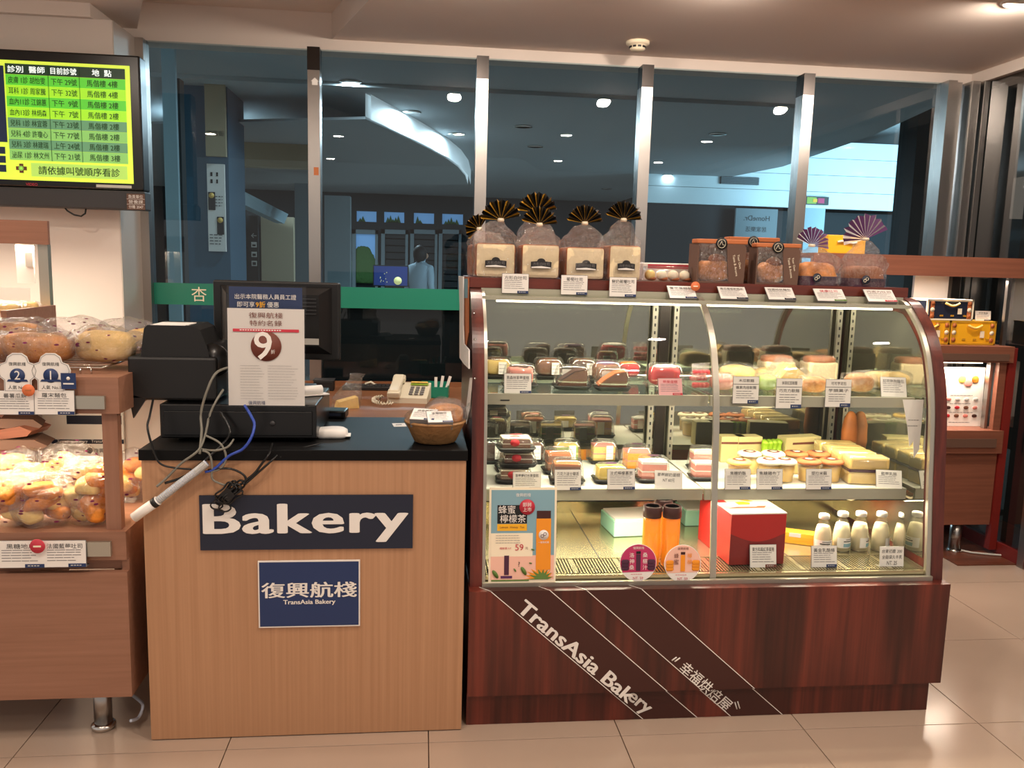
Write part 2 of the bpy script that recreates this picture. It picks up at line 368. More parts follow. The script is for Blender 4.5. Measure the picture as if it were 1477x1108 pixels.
# ceiling: main plane with a raised slanting slot left of centre
mb = MB()
mb.add([(-.47, WY, CEIL), (3.03, WY, CEIL), (3.03, -3.4, CEIL), (1.36, -3.4, CEIL)], [(0, 1, 2, 3)])
mb.add([(-3.4, WY, CEIL), (-1.425, WY, CEIL), (.62, -3.4, CEIL), (-3.4, -3.4, CEIL)], [(0, 1, 2, 3)])
mb.add([(-1.6, WY, SLOT), (-.3, WY, SLOT), (1.6, -3.4, SLOT), (.4, -3.4, SLOT)], [(0, 1, 2, 3)])
mb.add([(-.47, WY, CEIL), (1.36, -3.4, CEIL), (1.36, -3.4, SLOT), (-.47, WY, SLOT)], [(0, 1, 2, 3)])
mb.add([(-1.425, WY, CEIL), (.62, -3.4, CEIL), (.62, -3.4, SLOT), (-1.425, WY, SLOT)], [(0, 1, 2, 3)])
sbuild(mb, 'ceiling', 'ceiling_paint', 'plain white ceiling with a raised slanting slot')
sbuild(MB().box(-3.4, 3.2, WY, WY+.12, HEAD, 2.9), 'wall_back', 'ceiling_paint', 'white bulkhead strip above the window band')
sbuild(MB().box(3.03, 3.15, -3.4, WY+.12, HEAD, 2.9), 'wall_right', 'ceiling_paint', 'white bulkhead strip above the right glass door')
mb = MB().box(-3.4, -1.42, 1.733, WY+.12, 0, HEAD).box(-3.4, -1.5, 1.70, WY, HEAD, CEIL)
sbuild(mb, 'wall_left', 'ceiling_paint', 'plain white wall beside the steel column edge')
mb = MB().box(-1.4205, -1.4155, 1.735, 2.03, 0, HEAD)
mat('steel_brushed', (200, 190, 180), .5, .55, bump=.05, bscale=3, stretch=(2, 400, 400)); sbuild(mb, 'trim_2', 'steel_brushed', 'brushed steel cladding on the side of the white wall')

# window band
wn = struct('window_1', 'shop window of five tall panes between steel mullions')
MX = [-.554, .299, 1.167, 2.053]
MB().box(-1.43, -1.375, 2.02, 2.11, 0, HEAD).build('frame_post', 'steel', wn)
for x in MX:
    p = MB().box(x-.03, x+.03, 2.02, 2.11, 0, 2.40).build('mullion', 'steel', wn)
    MB().box(x-.031, x+.031, 2.018, 2.112, 2.40, HEAD).build('dark_reflection', 'steel_dark', p)  # darker steel stands for the dark reflection at the mullion top
for k, (px, py) in enumerate(((454, 119), (456, 247))):
    p = P(px, py, y=2.018); MB().prism([(-.014, -.012), (.014, -.012), (.014, .006), (.02, .006), (0, .024), (-.02, .006), (-.014, .006)] if k == 0 else [(-.012, -.02), (.012, -.02), (.012, .02), (-.012, .02)], 'y', 0, .001, 0, Tr(p.x, 2.0185, p.z)).build('door_sticker', 'white' if k == 0 else 'kraft_light', wn)
for a, b in zip([-1.375]+[x+.03 for x in MX], [x-.03 for x in MX]+[2.84]):
    MB().add([(a, 2.07, 0), (b, 2.07, 0), (b, 2.07, HEAD), (a, 2.07, HEAD)], [(0, 1, 2, 3)]).build('pane', 'pane', wn)
for x, wd, dp in ((2.86, .05, .09), (2.925, .03, .05), (2.99, .045, .10), (3.04, .03, .12)):
    MB().box(x-wd/2, x+wd/2, 2.09-dp, 2.11, 0, HEAD).build('corner_post', 'steel', wn)
bd = quad(wn, 'green_band', 'green_band', -1.375, 2.0, 2.064, 1.206, 1.317, .002)
text(wn, '杏', 'cream', (P(287, 427, y=2.06).x, 2.062, 1.262), h=.075); text(wn, '一', 'cream', (P(322, 427, y=2.06).x, 2.062, 1.262), w=.07)
dr = struct('door_1', 'dark glass door at the right wall with steel edge')
MB().add([(3.06, 2.05, .05), (3.06, -.4, .05), (3.06, -.4, HEAD), (3.06, 2.05, HEAD)], [(0, 1, 2, 3)]).build('pane', 'pane_dark', dr)
MB().box(3.04, 3.09, -.4, 2.06, 0, .07).build('bottom_rail', 'red_post', dr)
MB().box(3.03, 3.09, 1.30, 1.345, 0, HEAD).build('door_stile', 'steel', dr)
sbuild(MB().box(3.5, 3.6, -1.2, 2.2, 0, HEAD), 'wall_side', 'door_backdrop', 'dark brown board added beyond the right glass door')  # added board, keeps the view through the door glass dark
sbuild(MB().box(-.53, 2.0, 2.13, 2.16, 0, 1.21), 'wall_low', 'dark_void', 'black panel standing in for the darkness behind the glass under the green band')  # black panel stands in for the dark space behind the glass

# ---------------------------------------------------------------- the hall beyond the glass
HC = 2.75
sbuild(MB().box(-9, 12, 2.2, 20, -.05, 0), 'floor_hall', 'hall_floor', 'dim floor of the hall beyond the window')
mb = MB().prism([(-9, 2.22), (3.6, 2.22), (4.18, 5.2), (4.40, 7.7), (3.81, 12.1), (3.8, 14), (-9, 14)], 'z', HC, HC+.16)
mb.box(3, 12, 2.22, 14, 3.5, 3.6).box(-9, 2.95, 4.0, 4.16, HC-.03, HC)  # thin dropped strip stands for the pale band reflected in the panes
sbuild(mb, 'ceiling_hall', 'hall_ceiling', 'grey ceiling of the hall beyond the window')
FY = 14
mb = MB()
clere = [(514, 304, 543, 322), (554, 306, 583, 322), (597, 306, 626, 323), (638, 308, 668, 323)]
q = [P(a, b, y=FY) for a, b, *_ in clere]; q2 = [P(c, d, y=FY) for *_, c, d in clere]
zt, zb = q[0].z, q2[2].z
mb.box(-9, 12, FY, FY+.2, 0, zb).box(-9, 12, FY, FY+.2, zt, 3.6)
xs = [-9]+[v for a, b in zip(q, q2) for v in (a.x, b.x)]+[12]
for i in range(0, len(xs), 2): mb.box(xs[i], xs[i+1], FY, FY+.2, zb, zt)
sbuild(mb, 'wall_far', 'dark_wall', 'dark far wall of the hall')
for i, (a, b) in enumerate(zip(q, q2)):
    wd = struct('window_%d' % (i+2), 'small high window in the far wall of the hall, number %d from the left' % (i+1))
    MB().box(a.x, b.x, FY+.1, FY+.12, zb, zt).build('pane', 'sky_pane', wd)
    mb = MB()
    for k in range(5 if i in (1, 3) else 2):
        x = a.x+.05+(b.x-a.x)*(.05+.13*k); hh = (zt-zb)*(.35+.35*((k*7+i) % 3)/2); mb.prism([(x-.04, zb), (x+.05, zb), (x, zb+hh)], 'y', FY+.05, FY+.09)
    mb.build('tree_tops', 'green_tree', wd)
# far doors with shutters
for i, (x0, x1, kind) in enumerate(((508, 545, 'glass'), (550, 588, 'shut'), (592, 630, 'shut'), (633, 664, 'shut'))):
    a, b = P(x0, 331, y=FY-.1), P(x1, 420, y=FY-.1)
    d = struct('door_%d' % (i+2), ('far door with a garden view behind its glass' if kind == 'glass' else 'far grey slatted shutter door, number %d from the left' % (i+1)))
    MB().box(a.x, a.x+.07, FY-.16, FY, 0, a.z).box(a.x, b.x, FY-.16, FY, a.z-.08, a.z).box(b.x-.05, b.x, FY-.16, FY, 0, a.z).build('frame', 'hall_grey', d)
    if kind == 'glass':
        MB().box(a.x+.07, b.x-.05, FY-.06, FY-.04, 1.2, a.z-.08).build('pane', 'sky_pane', d)
        mb = MB()
        for k in range(7): mb.blob(.35, .06, .5+.1*(k % 3), amp=.03, seed=k, M=Tr(a.x+.15+.12*k % (b.x-a.x-.3), FY-.09, 1.05))
        mb.build('hedge', 'green_tree', d)
    else:
        z = .1
        while z < a.z-.1:
            MB().box(a.x+.07, b.x-.05, FY-.10, FY-.06, z, z+.11).build('slat', 'hall_dark', d); z += .13
# cool pillars at the left end of the hall
mb = MB()
a, b = P(239, 300, y=3.2), P(258, 300, y=3.2); mb.box(a.x, b.x, 3.2, 3.24, 0, HC)
sbuild(mb, 'column_1', 'hall_light', 'pale blue column beyond the left window pane')
a, b = P(259, 300, y=3.4), P(264, 300, y=3.4)
sbuild(MB().box(a.x, b.x, 3.4, 3.5, 0, 2.6), 'trim_3', 'hall_dark', 'dark upright edge beside the pale blue column')
a, b = P(264, 300, y=4.4), P(331, 300, y=4.4)
sbuild(MB().box(a.x, b.x, 4.4, 5.0, 0, HC), 'column_2', 'hall_blue', 'wide blue pillar carrying the food poster')
pa, pb = P(298, 236, y=4.36), P(326, 363, y=4.36)
t = thing('food_poster', 'tall white poster with two dishes on the blue hall pillar', 'poster', ((pa.x+pb.x)/2, 4.36, pb.z))
W, H = pb.x-pa.x, pa.z-pb.z
MB().box(-W/2, W/2, 0, .03, 0, H).build('board', 'white', t)
for sx, z in ((-.25, .55), (.22, .27)):
    quad(t, 'picture_ground', 'hall_dark', sx*W-W*.2, sx*W+W*.2, -.004, z*H-.05, z*H+H*.13)
    mb = MB(); mb.lathe([(0, 0), (W*.15, .001), (W*.16, .004)], 16, M=Tr(sx*W, -.005, z*H+.06) @ Rx(PI/2)); mb.build('dish', 'custard', t)
lines(t, 'grey_ink', -W*.05, W*.42, -.003, [H*(.52+.035*k) for k in range(4)], .008)
lines(t, 'grey_ink', -W*.42, W*.4, -.003, [H*(.08+.035*k) for k in range(4)], .008, seed=2)
lines(t, 'ink', -W*.3, W*.25, -.003, [H*.86, H*.78], .03, dash=W*.15, seed=3)
pa, pb = P(296, 186, y=4.3), P(326, 226, y=4.3)
t = thing('hanging_sign', 'beige sign hung above the food poster in the hall', 'sign', ((pa.x+pb.x)/2, 4.3, pb.z))
MB().box(-(pb.x-pa.x)/2, (pb.x-pa.x)/2, 0, .04, 0, HC-pb.z).build('board', 'hall_beige', t)
text(t, '商店街', 'hall_dark', (0, -.003, .17), w=(pb.x-pa.x)*.85)
a, b = P(331, 198, y=6), P(446, 243, y=6)
sbuild(MB().box(a.x, b.x, 6, 6.15, b.z, a.z+.1), 'beam_1', 'hall_beige', 'beige lit bulkhead in the hall behind the left pane')
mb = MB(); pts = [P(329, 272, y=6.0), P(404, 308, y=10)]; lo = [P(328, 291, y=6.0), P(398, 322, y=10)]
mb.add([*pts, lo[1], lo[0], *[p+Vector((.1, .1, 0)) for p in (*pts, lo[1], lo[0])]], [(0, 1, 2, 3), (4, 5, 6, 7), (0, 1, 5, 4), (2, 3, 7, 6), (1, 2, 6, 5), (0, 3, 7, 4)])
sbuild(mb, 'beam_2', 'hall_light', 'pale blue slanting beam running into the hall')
a, b = P(376, 312, y=11), P(424, 420, y=11)
mb = MB().box(a.x, b.x, 11, 11.2, 0, a.z)
sbuild(mb, 'wall_corridor', 'hall_beige', 'dim beige corridor end in the hall')
a2, b2 = P(332, 306, y=10.9), P(424, 312, y=10.9)
sbuild(MB().box(P(332, 320, y=11.2).x, P(376, 320, y=11.2).x, 11.2, 11.4, 0, 2.2), 'wall_passage', 'hall_dark', 'dark passage wall in the hall')
pa, pb = P(360, 311, y=9), P(373, 402, y=9)
t = thing('wayfinding_sign', 'black upright sign with an arrow and three white symbols in the hall', 'sign', ((pa.x+pb.x)/2, 9, 0))
W = pb.x-pa.x; MB().box(-W/2, W/2, 0, .08, 0, pa.z).build('post', 'black', t)
for k, py in enumerate((353, 367, 380)):
    z = P(366, py, y=9).z; s = W*.34
    mb = MB().box(-s, s, -.006, -.001, z-s, z+s); mb.build('symbol', 'white', t)
    MB().box(-s*.6, s*.6, -.009, -.006, z-s*.6, z+s*(.1+.2*k)).build('symbol_mark', 'black', t)
z = P(366, 340, y=9).z; text(t, '←', 'white', (0, -.004, z), w=W*.7)
# hall downlights
for i, (px, py) in enumerate([(506, 118), (593, 161), (657, 193), (568, 235), (563, 250), (562, 262), (560, 292), (322, 194), (370, 228), (392, 243), (410, 257), (755, 182), (772, 211), (1035, 193), (875, 272), (962, 252), (364, 192), (285, 165)]):
    p = P(px, py, z=HC)
    if p.y > 13 or p.y < 2.3: continue
    pane = sum(px > q for q in (456, 693, 925, 1150)); seen_ = globals().setdefault('SEEN', {}); seen_[pane] = seen_.get(pane, 0)+1
    t = thing('hall_downlight', 'small round hall downlight, %s of those seen through the %s window pane' % (['first', 'second', 'third', 'fourth', 'fifth', 'sixth', 'seventh', 'eighth'][seen_[pane]-1], ['leftmost', 'second', 'third', 'fourth', 'fifth'][pane]), 'light', (p.x, p.y, HC), (PI, 0, 0), 'downlights in the hall ceiling')
    area('hall_lamp', (p.x, p.y, HC-.015), .12, 30, COOL)
    MB().lathe([(.055, 0), (.085, .002), (.088, .008), (.06, .012)], 18).build('ring', 'chrome', t)
    MB().lathe([(0, .004), (.058, .004)], 18).build('lens', 'hall_lamp_on', t)
for px, py in ((500, 93+23), (632, 164), (790, 97)):
    p = P(px, py, z=HC); 
# curved cove fascia; its lit look is put in as a weak glow
pts = [(527, 171), (560, 186), (590, 200), (618, 214), (642, 227), (660, 240), (671, 253), (675, 266)]
lo = [P(x, y, z=2.56) for x, y in pts]; v = []; 
for p in lo: v += [p, p+Vector((0, 0, HC-2.56))]
f = [(2*i, 2*i+2, 2*i+3, 2*i+1) for i in range(len(lo)-1)]
mb = MB().add(v, f, 0, True).add([p+Vector((.04, .04, 0)) for p in v], f, 0, True)
sbuild(mb, 'ceiling_cove', 'cove_glow', 'curved cove fascia in the hall ceiling with an added glow')
mb = MB(); ring = [(p.x, p.y) for p in lo]; mb.prism(ring+[(-2.5, 10.5), (-2.5, 5.2)], 'z', 2.555, 2.575)
sbuild(mb, 'ceiling_drop', 'hall_ceiling', 'dropped grey ceiling inside the curved cove')
# bright far bulkhead behind the right panes
BY = 9.0
zt, zb = P(1230, 238, y=BY).z, P(1230, 303, y=BY).z
x0, x1 = P(925, 295, y=BY).x, P(1318, 270, y=BY).x
t = struct('wall_bright', 'bright white bulkhead lit by daylight beyond the right panes')
n = 4
for k in range(n): MB().box(x0, x1, BY, BY+.1, zb+(zt+.3-zb)*k/n+.006, zb+(zt+.3-zb)*(k+1)/n).build('panel', 'day_panel', t)
pa, pb = P(1041, 254, y=BY-.05), P(1095, 267, y=BY-.05)
t = thing('air_vent', 'wide slatted air vent in the bright hall bulkhead', 'vent', ((pa.x+pb.x)/2, BY-.05, pb.z)); W, H = pb.x-pa.x, pa.z-pb.z
MB().box(-W/2, W/2, .02, .05, 0, H).build('backing', 'hall_dark', t)
for k in range(5): MB().box(-W/2, W/2, 0, .03, H*k/5, H*(k+.5)/5).build('slat', 'hall_grey', t)
pa, pb = P(1163, 283, y=BY-.06), P(1195, 296, y=BY-.06)
t = thing('coloured_sign', 'small green and pink sign on the bright hall bulkhead', 'sign', ((pa.x+pb.x)/2, BY-.06, pb.z)); W, H = pb.x-pa.x, pa.z-pb.z
MB().box(-W/2, W/2, 0, .05, 0, H).build('board', 'dark_grey', t)
quad(t, 'green_field', 'lime', -W*.46, -W*.05, -.004, H*.1, H*.9); quad(t, 'pink_field', 'magenta', W*.02, W*.3, -.004, H*.2, H*.8); quad(t, 'yellow_field', 'yellow', -W*.2, -W*.02, -.008, H*.3, H*.7)
x0 = P(930, 330, y=BY+.2).x
mb = MB().box(x0, P(1062, 330, y=BY).x, BY+.1, BY+.3, 0, zb).box(P(1119, 330, y=BY).x, 12, BY+.6, BY+.8, 0, zb)
sbuild(mb, 'wall_shop', 'dark_wall', 'dark shop front under the bright hall bulkhead')
pa, pb = P(1062, 300, y=BY-.1), P(1119, 350, y=BY-.1)
t = thing('shop_sign_panel', 'pale glass shop panel with mirrored lettering in the hall', 'sign', ((pa.x+pb.x)/2, BY-.1, 0)); W, H = pb.x-pa.x, pa.z
MB().box(-W/2, W/2, 0, .04, 0, H).build('panel', 'hall_grey', t)
o = text(t, 'HomeDr.', 'ink', (0, -.004, H-.13), w=-W*.62)
text(t, '居家樂活', 'ink', (0, -.004, H-.28), w=-W*.5)
mb = MB(); 
for r in (.2, .26): mb.tube([(W*.25+r*math.cos(a/8*PI), -.008, H-.72+r*1.1*math.sin(a/8*PI)) for a in range(9)], .006)
mb.build('arch_line', 'ink', t)
a, b = P(1152, 310, y=7.6), P(1190, 310, y=7.6)
sbuild(MB().box(a.x, b.x, 7.6, 7.9, 0, P(1170, 300, y=7.6).z), 'column_3', 'hall_light', 'white round-edged column under the bright hall bulkhead')
a, b = P(1318, 250, y=5), P(1346, 250, y=5)
sbuild(MB().box(a.x, b.x+.8, 5, 5.3, 0, 3.4), 'column_4', 'hall_dark', 'dark column behind the right end of the window')
a, b = P(468, 325, y=7.8), P(505, 400, y=7.8)
sbuild(MB().box(a.x, b.x, 7.8, 8.0, 0, P(480, 282, y=7.8).z), 'column_5', 'hall_grey', 'pale grey pillar in the hall left of the far doors')
a, b = P(425, 300, y=8.4), P(452, 300, y=8.4)
sbuild(MB().box(a.x, b.x, 8.4, 8.7, 0, 2.4), 'column_6', 'hall_grey', 'grey pillar behind the first steel mullion')
# display screen with a moon picture
pa, pb = P(538, 382, y=5.5), P(589, 414, y=5.5)
t = thing('picture_screen', 'blue lit screen with a yellow moon standing in the hall', 'screen', ((pa.x+pb.x)/2, 5.5, 0)); W = pb.x-pa.x
MB().box(-W/2, W/2, 0, .05, pb.z, pa.z).build('casing', 'dark_grey', t)
quad(t, 'picture', 'screen_blue', -W*.47, W*.47, -.004, pb.z+.01, pa.z-.01)
MB().lathe([(0, 0), (.036, 0), (.037, .003)], 20, M=Tr(W*.2, -.006, pb.z+.055) @ Rx(PI/2)).build('moon_picture', 'moon', t)
mb = MB()
for k in range(9): mb.blob(.008, .002, .008, n=6, k=5, amp=0, M=Tr(R_.uniform(-.1, .0), -.006, pb.z+R_.uniform(.03, .13)))
mb.build('lights_picture', 'moon', t)
MB().box(-.03, .03, .02, .05, 0, pb.z).box(-.2, .2, -.1, .15, 0, .02).build('stand', 'black', t)

# the passer-by: one skinned body, hair, bag
def person(loc, rz):
    t = thing('person', 'dark-haired person in a pale jacket walking away through the hall', 'person', loc, (0, 0, rz))
    J = {'pel': (0, 0, .88), 'sp': (0, .01, 1.08), 'ch': (0, 0, 1.28), 'nk': (0, 0, 1.41), 'hd': (0, -.02, 1.49), 'tp': (0, -.01, 1.60),
         'ls': (-.17, 0, 1.34), 'le': (-.22, .05, 1.08), 'lw': (-.22, -.06, .86), 'lh': (-.22, -.10, .78), 'rs': (.17, 0, 1.34), 're': (.22, .03, 1.08), 'rw': (.23, -.08, .87), 'rh': (.23, -.11, .79),
         'lhp': (-.09, 0, .84), 'lk': (-.10, -.14, .46), 'la': (-.10, -.06, .08), 'lt': (-.11, -.20, .03), 'rhp': (.09, 0, .84), 'rk': (.10, .05, .47), 'ra': (.10, .22, .12), 'rt': (.11, .12, .03)}
    rad = {'pel': (.15, .11), 'sp': (.13, .10), 'ch': (.16, .11), 'nk': (.055, .055), 'hd': (.075, .085), 'tp': (.06, .07), 'ls': .06, 'le': .045, 'lw': .033, 'lh': .035, 'rs': .06, 're': .045, 'rw': .033, 'rh': .035,
           'lhp': .09, 'lk': .06, 'la': .04, 'lt': .03, 'rhp': .09, 'rk': .06, 'ra': .04, 'rt': .03}
    E_ = [('pel', 'sp'), ('sp', 'ch'), ('ch', 'nk'), ('nk', 'hd'), ('hd', 'tp'), ('ch', 'ls'), ('ls', 'le'), ('le', 'lw'), ('lw', 'lh'), ('ch', 'rs'), ('rs', 're'), ('re', 'rw'), ('rw', 'rh'),
          ('pel', 'lhp'), ('lhp', 'lk'), ('lk', 'la'), ('la', 'lt'), ('pel', 'rhp'), ('rhp', 'rk'), ('rk', 'ra'), ('ra', 'rt')]
    for side, sx in (('l', -1), ('r', 1)):      # five fingers each hand
        h = Vector(J[side+'h'])
        for k in range(5):
            n1, n2 = '%sf%d' % (side, k), '%sg%d' % (side, k)
            if k < 4: J[n1] = h+Vector((0, -.03+.02*k, -.05)); J[n2] = h+Vector((-.012*sx, -.035+.02*k, -.085-.008*(k in (1, 2))))
            else: J[n1] = h+Vector((-.01*sx, -.045, -.01)); J[n2] = h+Vector((-.015*sx, -.06, -.045))
            rad[n1] = .010; rad[n2] = .008; E_ += [(side+'h', n1), (n1, n2)]
    ks = list(J); me = bpy.data.meshes.new('body'); me.from_pydata([J[k] for k in ks], [(ks.index(a), ks.index(b)) for a, b in E_], [])
    o = bpy.data.objects.new('body', me); COL.objects.link(o); o.parent = t
    me.materials.append(MT['jacket'])
    sk = o.modifiers.new('skin', 'SKIN'); sk.use_smooth_shade = True
    for i, k in enumerate(ks):
        r = rad[k]; me.skin_vertices[0].data[i].radius = r if isinstance(r, tuple) else (r, r)
    me.skin_vertices[0].data[0].use_root = True
    o.modifiers.new('smooth', 'SUBSURF').levels = 1
    MB().blob(.19, .20, .25, e=1, amp=.006, M=Tr(0, .02, 1.41)).build('hair', 'hair', t)
    MB().blob(.15, .08, .10, e=1, amp=0, M=Tr(0, -.075, 1.46)).build('face', 'skin', t)
    mb = MB(); mb.blob(.02, .03, .03, e=1, amp=0, n=8, k=6, M=Tr(0, -.12, 1.49)); mb.build('nose', 'skin', t)
    mb = MB(); [mb.blob(.018, .01, .012, e=1, amp=0, n=8, k=6, M=Tr(s*.032, -.106, 1.525)) for s in (-1, 1)]; mb.build('eyes', 'ink', t)
    MB().loft([(.88, .105, .125, .9), (.84, .17, .125, .9), (.6, .17, .13, .9), (.3, .16, .15, .9), (.14, .15, .16, .9)], 20).build('trousers', 'trousers', t)
    mb = MB(); mb.loft([(.84, .165, .12, .9), (1.0, .15, .115, .9), (1.2, .18, .125, .9), (1.36, .17, .11, .9), (1.42, .07, .07, 1)], 20, amp=.01)
    mb.build('jacket', 'jacket', t)
    return t
pp = P(607, 353, y=9.5)
person((pp.x, 9.5, pp.z-1.665), PI*.8)
t = thing('tote_bag', 'white carrier bag hanging from the hand of the person in the hall', 'bag', (pp.x+.34, 9.38, pp.z-1.665+.42), (0, 0, .3))
MB().loft([(0, .12, .04, .5), (.18, .13, .05, .6), (.27, .11, .02, .7)], 20, amp=.008).build('sack', 'white', t)
MB().tube([(-.05, 0, .26), (-.03, 0, .35), (.03, 0, .35), (.05, 0, .26)], .006).build('handle', 'white', t)

# ================================================================ BUILDERS FOR REPEATED GOODS
def card(loc, w, h, title, label, tilt=.2, rz=0, patch='blue', two=None, hand=False, face='paper', ink='ink', name='price_card'):
    t = thing(name, label, 'price card', loc, (-tilt, 0, rz), 'price cards')
    MB().box(-w/2, w/2, 0, .0008, 0, h).build('paper', face, t)
    MB().box(-w/2-.0012, w/2+.0012, .0010, .0026, -.001, h+.0012).box(-w/2, w/2, .0026, .03, -.001, .0008).build('holder', 'grey_ink' if not hand else 'label_grey', t)
    if hand:
        for k, s in enumerate(title): text(t, s, ink, (0, -.0006, h*(.78-.30*k)), w=w*(.86 if k < len(title)-1 else .45), h=h*.2, lean=.2)
        return t
    if two:
        text(t, title, ink, (0, -.0006, h*.86), w=w*.6, h=h*.12); text(t, two, ink, (0, -.0006, h*.60), w=w*.8, h=h*.12)
        MB().box(-w/2, w/2, -.0006, 0, h*.715, h*.73).build('divider_line', 'ink', t)
        o = lines(t, 'grey_ink', -w*.38, w*.4, -.0005, [h*q for q in (.2, .28, .36, .45)], h*.022, seed=len(title))
    else:
        text(t, title, ink, (0, -.0006, h*.80), w=w*.84 if len(title) > 4 else w*.62, h=h*.19)
        o = lines(t, 'grey_ink', -w*.42, w*.42, -.0005, [h*q for q in (.24, .35, .45, .55, .64)], h*.025, seed=len(title)+int(loc[0]*100))
    o['kind'] = 'stuff'
    if patch:
        p = MB().box(w*.08, w/2, -.0007, 0, 0, h*.13).build('brand_patch', patch, t)
        o = lines(t, 'label_grey', w*.14, w*.46, -.0010, [h*.05], h*.035, dash=w*.06); o.name = 'patch_print'; o['kind'] = 'stuff'
    return t

def bagged(label, loc, rz, w, d, h, bread='bread', bag='bag_print', seed=0, group='bagged breads', cat='bread', e=.75, tail=True, n=1):
    """bread loaf inside a crinkled clear bag"""
    t = thing('bagged_bread', label, cat, loc, (0, 0, rz), group)
    if n == 1: MB().blob(w*.84, d*.8, h*.86, e, 22, 11, .012, 9, seed, M=Tr(0, 0, .003)).build('loaf', bread, t)
    else:
        rb = random.Random(seed)
        for k in range(n if h < .14 else 9):
            if h < .14: M = Tr((k-(n-1)/2)*w*.8/n, 0, .003); q = (w/n*1.02, d*.75, h*(.5+.16*((k*5+seed) % 3)/2))
            else: M = Tr(rb.uniform(-.28, .28)*w, rb.uniform(-.2, .12)*d, .01+h*.075*k*.9) @ Rz(rb.uniform(-1, 1)) @ Ry(rb.uniform(-.5, .5)); q = (w*rb.uniform(.4, .6), d*rb.uniform(.4, .6), h*rb.uniform(.22, .34))
            MB().blob(*q, .8, 20, 11, .013, 18, seed+k, M=M).build('bread_chunk' if h > .14 else 'bun', bread if k % 3 or h < .14 else 'toast_slice', t)
    mb = MB().blob(w, d, h, e, 44, 21, .016, 24, seed+31)
    if tail: mb.loft([(0, .012, .02, 1), (.03, .02, .04, .8), (.06, .03, .03, .8)], 18, M=Tr(w*.46, 0, h*.4) @ Ry(1.2), amp=.01, seed=seed, cap=False, fine=3)
    mb.build('bag', bag, t); return t

def clam(label, loc, rz, kind='wedge', cake='choc', top='cocoa', w=.10, d=.085, h=.062, seal=None, seed=0, group='boxed cake slices', tray='black', stickerb=True, front=False):
    """cake slice in a clear clamshell with a dark tray"""
    t = thing('cake_box', label, 'cake', loc, (0, 0, rz), group)
    MB().loft([(0, w*.44, d*.44, .35), (.003, w*.47, d*.47, .35), (.010, w*.5, d*.5, .35), (.012, w*.53, d*.54, .35), (.0135, w*.53, d*.54, .35)], 24).build('tray', tray, t)
    z0 = .0125
    if kind == 'wedge':
        poly = [(-w*.38, -d*.30), (w*.36, -d*.36), (w*.36, d*.30), (-w*.38, d*.34)]
        c = MB().prism(poly, 'z', z0, z0+h*.62).build('cake', cake, t)
        MB().prism([(p[0]*1.01, p[1]*1.01) for p in poly], 'z', z0+h*.62, z0+h*.72).build('topping', top, t)
        MB().prism([(p[0]*1.012, p[1]*1.012) for p in poly], 'z', z0+h*.28, z0+h*.34).build('cream_layer', top, t)
    elif kind == 'dome':
        MB().blob(w*.78, d*.74, h*.8, .5, 20, 10, .003, 40, seed, M=Tr(0, 0, z0)).build('cake', cake, t)
        MB().blob(w*.6, d*.6, h*.20, .7, 16, 7, .005, 60, seed+3, M=Tr(0, 0, z0+h*.66)).build('topping', top, t)
    elif kind == 'slope':
        MB().prism([(-w*.40, z0), (w*.38, z0), (w*.40, z0+h*.74), (w*.05, z0+h*.62), (-w*.25, z0+h*.28)], 'y', -d*.34, d*.34).build('cake', cake, t)
        MB().prism([(-w*.405, z0+.004), (-w*.25, z0+h*.29), (w*.05, z0+h*.63), (w*.40, z0+h*.75), (w*.40, z0+h*.79), (w*.04, z0+h*.67), (-w*.27, z0+h*.33), (-w*.42, z0+.006)], 'y', -d*.345, d*.345).build('topping', top, t)
    MB().loft([(.013, w*.5, d*.5, .4), (h*.6, w*.47, d*.47, .4), (h*.95, w*.42, d*.41, .45), (h*1.05, w*.36, d*.35, .5), (h*1.07, w*.18, d*.17, .6)], 26, M=Tr(0, 0, .001), amp=.0012, fr=30, seed=seed).build('lid', 'clear', t)
    if seal:
        MB().lathe([(0, .0006), (.016, .0006), (.016, 0)], 16, M=Tr(0, 0, h*1.07+.002), sx=1.3, sy=.7).build('seal', seal, t)
    if seal == 'red_label': MB().lathe([(0, 0), (.013, 0), (.013, .001)], 8, M=Tr(-w*.08, -d*.50, h*.72) @ Rx(PI/2), sx=1.3).build('front_seal', seal, t)
    if front:
        MB().box(w*.02, w*.26, -d*.52, -d*.51, .02, h*.85).build('front_label', 'paper', t); o = lines(t, 'grey_ink', w*.04, w*.24, -d*.523, [.02+h*.6*q for q in (.15, .45, .75)], .0015, dash=.012); o['kind'] = 'stuff'
    if stickerb:
        MB().box(-w*.22, w*.05, d*.5, d*.5+.001, .018, h*.8).build('back_label', 'paper', t)
    return t

def fan(t, M, rad, a0, a1, pleats, m1, m2, depth=.012, name='bag_fan', period=4):
    """pleated fan of a tied bag mouth, alternating colour per pleat face"""
    mb = MB(); v = []; n = pleats*2
    for k in range(n+1):
        a = a0+(a1-a0)*k/n; y = depth*(1 if k % 2 else -1); r = rad*(.94+.06*math.sin(k*2.3))
        v += [(.004*math.cos(a), 0, .004*math.sin(a)), (rad*.5*math.cos(a), y*.5, rad*.5*math.sin(a)), (r*math.cos(a), y, r*math.sin(a))]
    f = []
    for k in range(n):
        for q in (0, 1): f.append((3*k+q, 3*k+q+1, 3*k+q+4, 3*k+q+3))
    mb.add(v, f, 0, False, M); mb.m = [1 if (i//2) % period == 1 else 0 for i in range(len(f))]
    return mb.build(name, [m1, m2], t, recalc=False)

